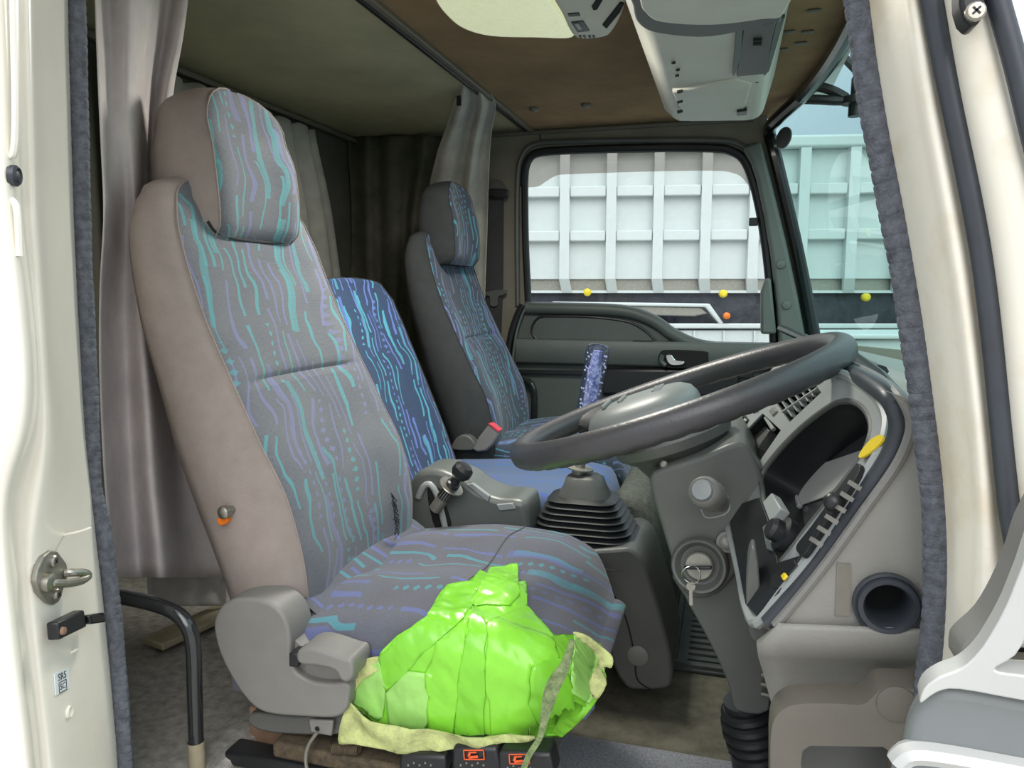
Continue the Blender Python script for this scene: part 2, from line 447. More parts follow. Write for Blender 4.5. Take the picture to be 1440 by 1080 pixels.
def rrect(o, x, y, w, h, r, n=4):
    pts = []
    for cx, cy, a in ((1, 1, 0), (-1, 1, 90), (-1, -1, 180), (1, -1, 270)):
        for k in range(n + 1):
            q = math.radians(a + 90 * k / n)
            pts.append(o + x * (cx * (w / 2 - r) + r * math.cos(q)) + y * (cy * (h / 2 - r) + r * math.sin(q)))
    return pts
def screw(name, c, ax, r, m, parent):
    mb = MB(); mb.lathe([(r, 0), (r, r * .35), (r * .8, r * .6), (0, r * .62)], c, ax, 14); o = mk(name, mb, m, parent)
    ax = V(ax).normalized(); u = ax.orthogonal().normalized(); b = ax.cross(u); k = MB(); t = V(c) + ax * r * .60
    for d in (u, b): k.bar(t - d * r * .5, t + d * r * .5, r * .22, r * .12, ax)
    return o, k
X_, Y_, Z_ = V((1, 0, 0)), V((0, 1, 0)), V((0, 0, 1))
XB = -1.28          # rear cab wall
YN, YF = .66, 2.41  # near door opening plane, far door trim plane
ZC = 1.30           # ceiling
#@@STRUCT
# ================================================================== STRUCTURE
def ws_x(y, t):
    k = ((y - 1.535) / .90) ** 2
    return (.205 - .10 * k) * t + (.36 - .135 * k) * (1 - t)
WS0, WS1 = .57, 1.29
def ws(y, t): return V((ws_x(y, t), y, WS0 + (WS1 - WS0) * t))

# --- floor, deck, sill
mb = MB(); mb.box((-.64, .62, -.04), (.62, 2.44, 0)); fl = struct(mk('floor', mb, M['carpet_olive'], smooth=False))
mb = MB(); mb.box((XB, .66, -.04), (-.62, 2.44, .16)); struct(mk('trim_1', mb, M['carpet'], bevel=.01), 'dark carpeted step behind the seats')
mb = MB(); mb.box((-.75, .60, -.5), (.30, .665, -.002)); struct(mk('trim_2', mb, M['white'], bevel=.008), 'door sill below the opening')
# --- rear wall, ceilings
mb = MB(); mb.box((XB - .04, .62, -.05), (XB, 2.46, 1.36)); struct(mk('wall_rear', mb, M['rear_wall'], smooth=False))
yy = [.62 + (2.46 - .62) * i / 20 for i in range(21)]
mb = MB()
top = [V((-.64, .62, ZC)), V((-.64, 2.46, ZC))] + [V((ws_x(y, 1) + .004, y, ZC)) for y in reversed(yy)]
mb.prism(top, (0, 0, .035)); ce = struct(mk('ceiling', mb, M['headliner'], smooth=False))
mb = MB(); mb.box((XB - .02, .62, ZC + .006), (-.655, 2.46, ZC + .04)); mk('rear_panel', mb, M['rear_ceiling'], ce, smooth=False)
mb = MB(); mb.bar((-.632, .64, ZC - .004), (-.632, 2.40, ZC - .004), .016, .012); mk('edge_strip', mb, M['plastic_warm'], ce, bevel=.003)
mb = MB(); mb.bar((-.652, .64, ZC - .002), (-.652, 2.40, ZC - .002), .012, .010); mk('edge_strip', mb, M['black'], ce, bevel=.003)
mb = MB(); mb.box((XB - .02, .60, ZC + .04), (.25, 2.48, ZC + .07)); mk('roof_skin', mb, M['white_outer'], ce, smooth=False)
for px, py in ((751, 152), (824, 147)):
    p = PZ(px, py, ZC - .001); mb = MB(); mb.lathe([(.014, 0), (.013, -.006), (.006, -.010), (0, -.011)], p, Z_, 16); mk('button', mb, M['plastic_warm'], ce)
for px, py in ((1145, 14), (1110, 44), (1136, 44), (1126, 60), (1100, 69)):
    p = PZ(px, py, ZC - .001); mb = MB(); mb.box(p + V((-.012, -.006, -.004)), p + V((.012, .006, .001))); mk('clip', mb, M['plastic_warm'], ce, bevel=.003)
# near roof rail over the door opening, and the body side behind it
mb = MB(); mb.box((-.75, .585, 1.17), (.12, .70, 1.36)); struct(mk('trim_3', mb, M['white'], bevel=.02), 'roof rail over the open door')
mb = MB(); mb.box((XB - .04, .58, -.5), (-.72, .66, 1.36)); struct(mk('wall_right', mb, M['white'], smooth=False))
# --- front wall under the windscreen
mb = MB()
for i in range(20):
    pass
pts = [V((.62, .60, -.3)), V((.62, 2.48, -.3)), V((.62, 2.48, .57)), V((.62, .60, .57))]
mb.prism(pts, (.03, 0, 0)); struct(mk('wall_front', mb, M['plastic_dark'], smooth=False))

# --- far wall with the passenger window
WIN = [(737, 262), (739, 236), (747, 220), (762, 214), (800, 211), (900, 208), (1000, 208), (1030, 213), (1048, 227), (1060, 258),
       (1069, 296), (1077, 345), (1083, 400), (1088, 470), (1089, 492), (1040, 488), (985, 481), (950, 466), (925, 447), (895, 435), (860, 430), (800, 428), (742, 428), (739, 360)]
YW = 2.43
win3 = px_poly(WIN, YW)
out = [V((XB, YW, -.1)), V((.62, YW, -.1)), V((.62, YW, .60)), P(1143, 480, YW), P(1131, 420, YW), P(1106, 300, YW), P(1088, 225, YW), P(1078, 176, YW), V((.09, YW, 1.34)), V((XB, YW, 1.34))]
wl = plate(out, [win3]); wf = struct(mk('wall_left', wl, M['header'], smooth=False, solid=.03))
# exterior skin side below/around is the same panel; far rear side part
mb = MB(); mb.box((-.79, 2.405, 1.285), (.05, 2.42, 1.297)); mk('edge_strip', mb, M['plastic_warm'], wf, bevel=.003)
mb = MB(); mb.bar(P(757, 181, 2.41), P(763, 206, 2.41), .003, .004, Y_); mk('header_joint', mb, M['black'], wf)
# window_1 : pane, rubber ring, rain visor is its own thing
w1 = sroot('window_1', P(740, 428, YW))
mb = plate([p + V((0, .004, 0)) for p in win3]); pane = mk('pane', mb, M['pane'], w1, smooth=False)
ring = px_smooth(WIN[:14] + [(1089, 500)], 2.418, 5, False)
mb = MB(); mb.tube(ring, .014, 10); mk('window_rubber', mb, M['black'], w1)
mb = MB(); mb.tube(px_smooth([(738, 262), (739, 340), (743, 428)], 2.412, 5, False), .012, 10); mk('window_rubber', mb, M['black'], w1)
ring = px_smooth([(728, 430), (727, 330), (728, 250), (734, 220), (752, 203), (800, 199), (900, 197), (1005, 197), (1040, 203), (1060, 224), (1074, 275), (1086, 330), (1096, 400), (1100, 470)], 2.408, 6, False)
mb = MB(); mb.tube(ring, .009, 8); mk('door_edge', mb, M['plastic_dark'], w1)
mb = MB(); mb.box(P(1063, 312, 2.405) + V((-.02, -.01, -.012)), P(1063, 312, 2.405) + V((.006, .01, .012))); mk('stop', mb, M['black'], w1, bevel=.003)
# far A pillar trim
PIL = [(1043, 206), (1060, 200), (1070, 197), (1087, 262), (1106, 340), (1121, 410), (1134, 478), (1096, 492), (1092, 430), (1084, 360), (1074, 300), (1064, 252), (1056, 228)]
mb = MB(); mb.prism(px_poly(PIL, 2.375), (0, .05, 0)); pl = struct(mk('trim_4', mb, M['pillar'], bevel=.012, seg=3), 'grey green pillar trim beside the windscreen')
for px, py in ((1098, 372), (1106, 429)):
    mb = MB(); mb.lathe([(.0135, 0), (.012, -.005), (0, -.007)], P(px, py, 2.374), Y_, 16); mk('button', mb, M['pillar'], pl)
mb = MB(); mb.prism(px_poly([(1070, 470), (1070, 410), (1076, 392), (1084, 390), (1092, 470)], 2.35), (0, .05, 0)); mk('corner_cover', mb, M['pillar'], pl, bevel=.008)
# window_2 : windscreen
w2 = sroot('window_2', (.3, 1.535, .64))
mb = MB(); mb.grid(lambda u, v: ws(.615 + 1.845 * u, v), 40, 8); mk('pane', mb, M['pane_tint'], w2)
edge = [ws(2.425, t / 10) for t in range(11)] ; edge += [ws(2.425 - .02 - 1.78 * i / 30, 1.0) - V((0, 0, .006)) for i in range(31)]
mb = MB(); mb.tube(cr_path(px_poly([(1150, 500), (1139, 440), (1121, 350), (1102, 268), (1088, 210), (1082, 186)], 2.40) + [P(1088, 172, 2.30)] + edge[15:], 4), .0185, 10, ref=Y_); mk('rubber_surround', mb, M['black_gloss'], w2)
mb = MB(); q = ws(2.36, .90); n = V((-1, 0, .25)).normalized()
c0 = PXX(1100, 195, .115)
mb = MB(); mb.lathe([(.030, 0), (.030, .004), (.026, .006), (0, .006)], P(1103, 194, 2.33), V((-.75, -.6, .1)), 20); mk('round_patch', mb, M['plastic_dark'], w2)

# --- near rear door pillar (white body)
def col_surface(rows, cols, sub=2):
    """rows: pixel heights; cols: list of (Y, [px per row])"""
    # carried on straight above and below the frame
    rows = [rows[0] - 170] + list(rows) + [rows[-1] + 420]
    cols = [(Y, [xs[0] - (xs[1] - xs[0]) * 170 / (rows[2] - rows[1])] + list(xs) + [xs[-1] + (xs[-1] - xs[-2]) * .5]) for Y, xs in cols]
    mb = MB(); k = len(rows)
    for i, y in enumerate(rows):
        for Y, xs in cols: mb.v.append(P(xs[i], y, Y))
    n = len(cols)
    for i in range(k - 1):
        for j in range(n - 1): mb.f.append((i * n + j, i * n + j + 1, (i + 1) * n + j + 1, (i + 1) * n + j))
    return mb
RB = [-70, 60, 205, 300, 400, 540, 620, 690, 780, 900, 1000, 1140]
bp_ = struct(mk('trim_5', col_surface(RB, [
    (.44, [-190] * 12), (.478, [-60] * 12),
    (.488, [-2, 0, 6, 6, 22, 34, 26, -2, 2, 12, 24, 40]),
    (.50, [10, 14, 20, 22, 36, 50, 42, 12, 16, 28, 40, 56]),
    (.525, [20, 24, 30, 32, 44, 56, 52, 24, 24, 38, 52, 68]),
    (.522, [36, 38, 42, 44, 52, 61, 64, 44, 34, 48, 60, 76]),
    (.53, [44, 46, 50, 52, 60, 68, 74, 64, 46, 58, 70, 86]),
    (.56, [54, 56, 60, 62, 68, 78, 86, 84, 76, 86, 98, 114]),
    (.64, [90, 92, 97, 99, 104, 112, 117, 124, 134, 148, 156, 168]),
    (.652, [97, 99, 103, 106, 110, 117, 122, 130, 140, 153, 162, 174]),
    (.70, [112, 114, 118, 120, 124, 132, 134, 144, 154, 166, 172, 186])]), M['white'], sub=2, recalc=False), 'cream painted rear pillar of the door opening')
# embossed bead and recess around the plug
mb = MB(); mb.tube(px_smooth([(-60, 222), (-10, 222), (12, 220), (20, 210), (22, 150), (20, 40), (18, -60)], .497, 6, False), .003, 8); mk('bead', mb, M['white'], bp_)
mb = MB(); mb.tube(px_smooth([(-60, 274), (-5, 275), (14, 280), (24, 296), (28, 360)], .497, 6, False), .003, 8); mk('bead', mb, M['white'], bp_)
for pts in ([(52, 762), (78, 755), (110, 748), (128, 742)], [(52, 935), (80, 928), (110, 912)]):
    mb = MB(); mb.tube(px_smooth(pts, .575, 6, False), [.0005] + [.0013] * (len(cr_path([V((0, 0, 0))] * len(pts), 6)) - 2) + [.0005], 8); mk('bead', mb, M['white'], bp_)
def seal_path(pts, Y): return resample(px_smooth(pts, Y, 16, False), .0018)
def ribbed(path, r, flat, pitch=.0105):
    rs = []; s = 0
    for i, p in enumerate(path):
        if i: s += (p - path[i - 1]).length
        ph = (s / pitch) % 1
        rs.append(r * (1 - .085 * max(0, math.cos(ph * 2 * math.pi)) ** 3 + .025 * math.sin(s * 70)))
    mb = MB(); mb.tube(path, rs, 12, flat=flat, ref=Y_); return mb
SB = [(103, -230), (106, -70), (108, 0), (114, 240), (117, 360), (123, 480), (128, 600), (131, 680), (142, 730), (157, 840), (168, 960), (177, 1080), (183, 1150), (210, 1500)]
tag(mk('door_seal', ribbed(seal_path(SB, .655), .0098, .8), M['seal']), 'ribbed dark rubber seal on the cream rear door pillar behind the driver seat', 'seal')
SF = [(1170, -230), (1199, -70), (1210, 20), (1223, 120), (1245, 240), (1268, 360), (1287, 480), (1303, 600), (1316, 720), (1317, 840), (1306, 960), (1290, 1040), (1270, 1120), (1230, 1500)]
tag(mk('door_seal', ribbed(seal_path(SF, .655), .0108, .8), M['seal']), 'ribbed dark rubber seal on the front door pillar beside the dashboard', 'seal')
# --- near front pillar
RF = [-70, 120, 240, 360, 480, 600, 720, 840, 960, 1120]
fp_ = struct(mk('trim_6', col_surface(RF, [
    (.70, [1196, 1222, 1246, 1268, 1286, 1302, 1315, 1316, 1306, 1280]),
    (.658, [1208, 1231, 1254, 1277, 1296, 1311, 1325, 1327, 1317, 1292]),
    (.645, [1214, 1238, 1262, 1284, 1303, 1319, 1333, 1334, 1325, 1302]),
    (.605, [1250, 1276, 1298, 1320, 1338, 1352, 1362, 1360, 1350, 1330]),
    (.598, [1258, 1284, 1307, 1329, 1346, 1360, 1370, 1367, 1357, 1338]),
    (.585, [1266, 1293, 1316, 1338, 1355, 1369, 1378, 1374, 1364, 1346]),
    (.582, [1282, 1310, 1333, 1356, 1371, 1384, 1396, 1400, 1400, 1390]),
    (.592, [1288, 1317, 1341, 1364, 1378, 1391, 1404, 1412, 1412, 1412]),
    (.592, [1310, 1340, 1366, 1390, 1404, 1415, 1428, 1444, 1450, 1452]),
    (.565, [1318, 1348, 1375, 1398, 1411, 1422, 1435, 1452, 1460, 1462]),
    (.555, [1345, 1380, 1412, 1440, 1460, 1475, 1490, 1510, 1520, 1530]),
    (.550, [1382, 1424, 1460, 1490, 1515, 1540, 1560, 1580, 1600, 1620]),
    (.60, [1400, 1440, 1474, 1505, 1535, 1560, 1580, 1600, 1620, 1640])]), M['white_dirty'], sub=2, recalc=False), 'cream painted front pillar of the door opening, stained brown')
def strip(pts, Y, r, flat=.5):
    mb = MB(); mb.tube(resample(px_smooth(pts, Y, 12, False), .006), r, 12, flat=flat, ref=Y_); return mb
mb = strip([(1270, -230), (1296, -70), (1311, 0), (1335, 120), (1360, 240), (1382, 360), (1397, 480), (1409, 600), (1421, 720), (1437, 800), (1455, 860)], .578, .0075, .8)
tag(mk('weather_strip', mb, M['seal2']), 'smooth black rubber strip running down the outer white front pillar', 'seal')
mb = strip([(1350, -230), (1384, -70), (1403, 0), (1428, 90), (1452, 190), (1475, 280), (1520, 480), (1580, 800), (1640, 1200)], .548, .0068, .9)
tag(mk('screen_moulding', mb, M['seal2']), 'dark rubber moulding along the outer edge of the pillar against the sky', 'moulding')
mb = MB(); mb.prism(px_poly([(1348, -60), (1350, 6), (1356, 26), (1368, 38), (1380, 30), (1386, 12), (1386, -60)], .535), (0, .02, 0))
br = tag(mk('mirror_bracket', mb, M['black'], bevel=.004, seg=3), 'black bracket with a cross screw at the top of the white front pillar', 'bracket')
s_, k_ = screw('screw', P(1371, 17, .534), -Y_, .0058, M['steel'], br); mk('screw_slot', k_, M['ink'], s_)
def surf_hit(ob):
    dg = bpy.context.evaluated_depsgraph_get(); ev = ob.evaluated_get(dg); me = ev.to_mesh(); mw = ob.matrix_world
    t = BVHTree.FromPolygons([ob.location + v.co for v in me.vertices], [tuple(p.vertices) for p in me.polygons]); ev.to_mesh_clear()
    return t
PILT = surf_hit(bp_)
def on_pillar(px, py):
    h, n, _, _ = PILT.ray_cast(EYE, ray(px, py).normalized())
    if n.dot(EYE - h) < 0: n = -n
    return h, n
# --- ground and truck outside
mb = MB(); mb.box((-40, -40, -1.12), (40, 60, -1.05)); struct(mk('ground', mb, M['ground'], smooth=False))
# ================================================================== OUTSIDE : tipper body parked alongside
TD = V((math.cos(math.radians(10.6)), math.sin(math.radians(10.6)), 0))      # its length direction
TN = V((-TD.y, TD.x, 0))
def TP(px, py, off=0.0):
    o = V((-.6, 6.6, 0)) + TN * off
    return PN(px, py, o, TN)
tr = thing('dump_trailer', 'white ribbed tipper body of the truck parked beyond the passenger window', 'truck body', TP(900, 500))
zt = TP(900, 212).z; zb = TP(900, 392).z; r1 = TP(900, 268).z; r2 = TP(900, 331).z
def TW(s, off, z): return V((-.6, 6.6, 0)) + TD * s + TN * off + V((0, 0, z))
def s_of(px): return (TP(px, 330) - V((-.6, 6.6, 0))).dot(TD)
pitch = s_of(925) - s_of(859)
s0 = s_of(859) - pitch * 14; NR = 30
def tbox(mb, s1, s2, o1, o2, z1, z2):
    return mb.prism([TW(s1, o1, z1), TW(s2, o1, z1), TW(s2, o2, z1), TW(s1, o2, z1)], (0, 0, z2 - z1))
for k in range(NR - 1):                     # sheet panels between the ribs
    for a, b in ((zb, r2), (r2, r1), (r1, zt)):
        mb = MB(); tbox(mb, s0 + k * pitch, s0 + (k + 1) * pitch - .004, .07, .10, a, b - .004); mk('panel', mb, M['trailer'], tr, smooth=False)
for k in range(NR):
    mb = MB(); tbox(mb, s0 + k * pitch - .042, s0 + k * pitch + .042, -.02, .07, zb, zt); mk('rib', mb, M['trailer'], tr, smooth=False)
    lo = zb - (zb - TP(900, 412).z)
    mb = MB(); mb.prism([TW(s0 + k * pitch - .045, -.02, zb), TW(s0 + k * pitch + .045, -.02, zb), TW(s0 + k * pitch + .07, .06, lo), TW(s0 + k * pitch - .02, .06, lo)], TN * .05)
    mk('rib_foot', mb, M['trailer'], tr, smooth=False)
for z in (r1, r2):
    for k in range(NR - 1):
        mb = MB(); tbox(mb, s0 + k * pitch + .045, s0 + (k + 1) * pitch - .045, .0, .07, z - .045, z + .045); mk('rail', mb, M['trailer'], tr, bevel=.01)
L0, L1 = s0 - .1, s0 + NR * pitch
mb = MB(); tbox(mb, L0, L1, -.03, .12, zt, zt + .10); mk('top_rail', mb, M['trailer'], tr, bevel=.02)
mb = MB(); tbox(mb, L0, L1, .06, .14, lo, zb - .10); mk('lower_sheet', mb, M['trailer'], tr, smooth=False)
mb = MB(); tbox(mb, L0, L1, .10, .16, zb - .11, zb + .01); mk('shade_strip', mb, M['galv'], tr, smooth=False)
mb = MB(); tbox(mb, L0, L1, .12, 2.4, zt - .02, zt + .06); mk('load_cover', mb, M['trailer'], tr, smooth=False)
mb = MB(); tbox(mb, L0, L1, .12, 2.4, TP(900, 412).z - .5, zb); mk('underbody', mb, M['trailer_frame'], tr, smooth=False)
zc0, zc1 = TP(900, 462).z, lo
mb = MB(); tbox(mb, L0, L1, .30, .40, zc0 - .9, zc1); mk('chassis', mb, M['trailer_frame'], tr, smooth=False)
def outside(pts, off, d, m, name, bev=.01):
    mb = MB(); mb.prism([TP(a, b, off) for a, b in pts], TN * d); return mk(name, mb, m, tr, bevel=bev)
# side guard: sloping box frame and flat rails
outside([(776, 424), (998, 427), (1018, 455), (1012, 456), (992, 432), (776, 428)], -.05, .10, M['trailer'], 'guard_frame')
outside([(776, 428), (985, 432), (996, 441), (976, 445), (776, 440)], -.02, .05, M['galv'], 'guard_plate')
outside([(600, 455), (1330, 455), (1330, 462), (600, 462)], -.05, .06, M['trailer'], 'guard_rail')
outside([(600, 464), (1330, 465), (1330, 640), (600, 640)], -.01, .05, M['trailer'], 'guard_panel')
for px in (975, 1017, 1060, 1150, 1200):
    outside([(px, 465), (px + 3, 465), (px + 3, 560), (px, 560)], -.04, .03, M['trailer'], 'guard_rib')
for px, py in ((826, 411), (1017, 413), (1218, 418)):
    mb = MB(); mb.lathe([(.034, .03), (.034, -.015), (.02, -.03), (0, -.033)], TP(px, py, -.02), TN, 14); mk('marker_lamp', mb, M['yellow'], tr)
mb = MB(); mb.lathe([(.028, .03), (.028, -.012), (0, -.03)], TP(1022, 444, -.08), TN, 14); mk('marker_lamp', mb, M['orange'], tr)
# its front corner seen low through the windscreen
t2 = thing('parked_van_corner', 'white low bodywork with an orange corner lamp seen through the windscreen base', 'vehicle', P(1230, 640, 5.2))
mb = MB(); mb.prism(px_poly([(1150, 478), (1420, 476), (1420, 900), (1150, 900)], 5.0), (0, .6, 0)); mk('side_panel', mb, M['trailer'], t2, bevel=.02)
mb = MB(); mb.prism(px_poly([(1150, 470), (1420, 470), (1420, 477), (1150, 477)], 4.95), (0, .6, 0)); mk('top_rail', mb, M['trailer'], t2, bevel=.01)
mb = MB(); mb.prism(px_poly([(1248, 523), (1284, 522), (1284, 540), (1258, 541)], 4.93), (0, .07, 0)); mk('corner_lamp', mb, M['orange_lens'], t2, bevel=.01)
mb = MB(); mb.prism(px_poly([(1148, 520), (1262, 517), (1290, 519), (1290, 524), (1262, 523), (1148, 527)], 4.94), (0, .06, 0)); mk('bumper_trim', mb, M['galv'], t2, bevel=.01)
# smoked rain visor on the passenger window
vis = [(736, 250), (740, 226), (757, 213), (800, 210), (900, 207), (1002, 207), (1034, 214), (1050, 230), (1062, 270), (1066, 290), (1058, 272), (1046, 252), (1030, 243), (1000, 240), (900, 241.5), (800, 245), (782, 247), (768, 255), (757, 262), (745, 263.5), (738, 263)]
mb = plate(px_smooth(vis, 2.455, 3)); tag(mk('rain_visor', mb, M['visor_smoke'], solid=.003), 'smoked curved rain visor along the top of the passenger window', 'visor')
mb = MB(); 
# mirror stay outside the windscreen
ms = thing('mirror_stay', 'black tubular mirror arm outside the windscreen top', 'mirror arm', P(1200, 135, 2.2))
mb = MB(); mb.tube(px_smooth([(1122, 139), (1150, 140), (1190, 141), (1250, 133)], 2.2, 6, False), .013, 10); mk('arm', mb, M['black'], ms)
mb = MB(); mb.tube(px_smooth([(1128, 124), (1150, 122), (1172, 128), (1190, 138)], 2.2, 6, False), .013, 10); mk('arm', mb, M['black'], ms)
mb = MB(); mb.tube(px_smooth([(1165, 60), (1190, 84), (1230, 125)], 2.2, 6, False), .011, 10); mk('arm', mb, M['black'], ms)
mb = MB(); mb.lathe([(.018, -.05), (.018, -.02), (.035, -.018), (.035, .0), (.014, .005), (.014, .045), (.006, .06)], P(1204, 136, 2.2), Z_, 14); mk('clamp', mb, M['black'], ms)
# wiper and cowl just outside the windscreen
wp = thing('wiper', 'black wiper arm lying along the base of the windscreen', 'wiper', ws(1.3, 0) + V((.05, 0, 0)))
mb = MB(); mb.tube([P(1100, 462, 2.0), P(1180, 497, 1.45), P(1236, 522, 1.15)], .013, 8, flat=.7); mk('blade', mb, M['black'], wp)
mb = MB(); mb.tube([P(1200, 500, 1.25), P(1238, 528, 1.1), P(1262, 556, 1.0), P(1285, 580, .95)], .008, 8); mk('arm', mb, M['black'], wp)
# bumper corner below right
fd = thing('corner_panel', 'grey and silver bumper corner panel outside the door, at the bottom right', 'bumper', P(1400, 1100, .5))
mb = MB(); mb.prism(px_smooth([(1266, 1130), (1268, 1078), (1276, 1030), (1290, 1000), (1308, 974), (1345, 966), (1440, 982), (1560, 1008), (1560, 1130)], .495, 3), (.006, .03, 0)); mk('panel', mb, M['fender'], fd, bevel=.012, seg=3)
mb = MB(); mb.tube(resample(px_smooth([(1262, 1072), (1280, 1058), (1330, 1062), (1440, 1082), (1540, 1100)], .494, 6, False), .004), .009, 8, flat=.8); mk('lower_trim', mb, M['silver'], fd)
def ribbon(cl, wd, Y, d, m, name, parent, bev=.006):
    n = len(cl); L_ = []; R_ = []
    for i in range(n):
        a = V((*cl[max(i - 1, 0)], 0)); b = V((*cl[min(i + 1, n - 1)], 0)); t = (b - a).normalized(); nn = V((-t.y, t.x, 0)); c = V((*cl[i], 0)); ww = wd[i] / 2
        L_.append(c + nn * ww); R_.append(c - nn * ww)
    L_ = cr_path(L_, 5); R_ = cr_path(R_, 5)
    mb = MB(); rings = []
    for l, r in zip(L_, R_):
        a, b = P(l.x, l.y, Y), P(r.x, r.y, Y); m_ = (a + b) / 2 + V((0, -.008, 0))
        rings.append([a, a.lerp(m_, .6) + V((0, -.003, 0)), m_, b.lerp(m_, .6) + V((0, -.003, 0)), b, b + V((0, d, 0)), a + V((0, d, 0))])
    mb.loft(rings); return mk(name, mb, m, parent, ang=50)
SR = [(1294, 990), (1300, 968), (1322, 952), (1352, 940), (1376, 918), (1396, 888), (1416, 850), (1436, 800), (1470, 720), (1540, 720), (1540, 780), (1480, 830), (1452, 880), (1428, 922), (1398, 942), (1440, 950), (1540, 962), (1560, 1004), (1440, 986), (1350, 970), (1318, 974)]
mb = MB(); mb.prism(px_smooth(SR, .485, 3), (.003, .02, 0)); mk('silver_rim', mb, M['silver'], fd, bevel=.007, seg=3)
GR = [(1354, 944), (1352, 918), (1360, 904), (1390, 876), (1414, 836), (1434, 790), (1450, 740), (1480, 690), (1500, 720), (1450, 800), (1420, 880), (1380, 930)]
mb = MB(); mb.prism(px_smooth(GR, .505, 3), (0, .03, 0)); mk('inner_rim', mb, M['plastic'], fd, bevel=.004)
mb = MB(); mb.prism(px_poly([(1385, 960), (1420, 890), (1460, 860), (1560, 860), (1560, 990), (1450, 985)], .53), (0, .02, 0)); mk('backing', mb, M['hole'], fd)
for y in (925, 950, 900):
    mb = MB(); mb.bar(P(1380, y - 2, .515), P(1540, y + 8, .515), .012, .004, Z_); mk('slat', mb, M['galv'], fd, bevel=.001)
# ---- fittings on the cream rear pillar
c, nn = on_pillar(79, 812)
st = thing('striker', 'worn steel door striker loop bolted to the cream rear pillar', 'striker', c)
e1 = Z_.cross(nn).normalized()
def spt(px, py): return PN(px, py, c + nn * .004, nn)
mb = MB(); mb.prism([spt(a, b) for a, b in [(72, 774), (82, 776), (94, 792), (97, 806), (92, 822), (84, 846), (76, 851), (68, 848), (56, 834), (51, 818), (54, 800), (62, 782)]], -nn * .006); mk('plate', mb, M['galv'], st, bevel=.0015)
for a, b in ((74, 789), (78, 836)):
    s_, k_ = screw('screw', spt(a, b), nn, .0062, M['steel'], st); mk('screw_slot', k_, M['ink'], s_)
lp = [spt(66, 820) , spt(66, 820) + nn * .006, spt(80, 820) + nn * .010, spt(96, 816) + nn * .013, spt(104, 809) + nn * .014, spt(100, 805) + nn * .012, spt(93, 805) + nn * .007, spt(91, 806)]
mb = MB(); mb.tube(cr_path(lp, 6), .0042, 10); mk('loop', mb, M['steel'], st)
mb = MB(); mb.lathe([(.009, 0), (.009, .006), (.006, .008)], spt(64, 819), nn, 14); mk('boss', mb, M['steel'], st)
sw = thing('door_switch', 'black courtesy lamp switch block under the striker', 'switch', c)
c, nn = on_pillar(84, 880)
c = c + nn * .002
mb = MB(); mb.prism([spt(a, b) for a, b in [(64, 876), (102, 858), (106, 882), (66, 901)]], nn * .012); mk('body', mb, M['black'], sw, bevel=.002)
mb = MB(); mb.prism([spt(a, b) + nn * .004 for a, b in [(104, 866), (126, 862), (128, 876), (106, 879)]], nn * .012); mk('plunger', mb, M['black_gloss'], sw, bevel=.002)
mb = MB(); mb.lathe([(.004, 0), (.0035, .003), (0, .004)], spt(69, 888) + nn * .012, nn, 12); mk('rivet', mb, M['wood'], sw)
c, nn = on_pillar(86, 958)
def sp2(px, py): return PN(px, py, c, nn)
sk = thing('sticker', 'small white sticker with black letters on the cream rear pillar', 'sticker', c)
q = [sp2(75, 948), sp2(95, 938), sp2(97, 967), sp2(77, 978)]
mb = MB(); mb.prism([p + nn * .0012 for p in q], -nn * .001); mk('label_sheet', mb, M['paper'], sk)
ex = (q[1] - q[0]).normalized(); ey = nn.cross(ex); 
ey = (q[0] - q[3]).normalized()
for s_, p, z in (('SRS', sp2(85.5, 951), .0100), ('SC', sp2(86.5, 965), .0086)):
    mk('lettering', text_mb(s_, z, (p + nn * .0014, ex, ey), .0001), M['ink'], sk, recalc=False, smooth=False)
p = sp2(86.5, 965) + nn * .0014; mb = MB()
for a, b in (((-1, -1), (1, -1)), ((1, -1), (1, 1)), ((1, 1), (-1, 1)), ((-1, 1), (-1, -1))):
    mb.bar(p + ex * a[0] * .0066 + ey * a[1] * .0052, p + ex * b[0] * .0066 + ey * b[1] * .0052, .0007, .0003, nn)
mk('letter_box', mb, M['ink'], sk)
pb, nn = on_pillar(97, 1001); mb = MB(); mb.lathe([(.0062, 0), (.0062, .0012), (.005, .0022), (.0035, .0012), (0, .001)], pb, nn, 18); tag(mk('blanking_plug', mb, M['white']), 'cream painted round blanking plug under the white sticker', 'plug')
mb = MB(); mb.lathe([(.0088, -.002), (.0088, .003), (.0068, .005), (.0045, .0015), (.0042, .004), (0, .005)], *on_pillar(18, 247), 20); tag(mk('rubber_plug', mb, M['seal2']), 'round black rubber stop set in the upper cream door pillar', 'plug')
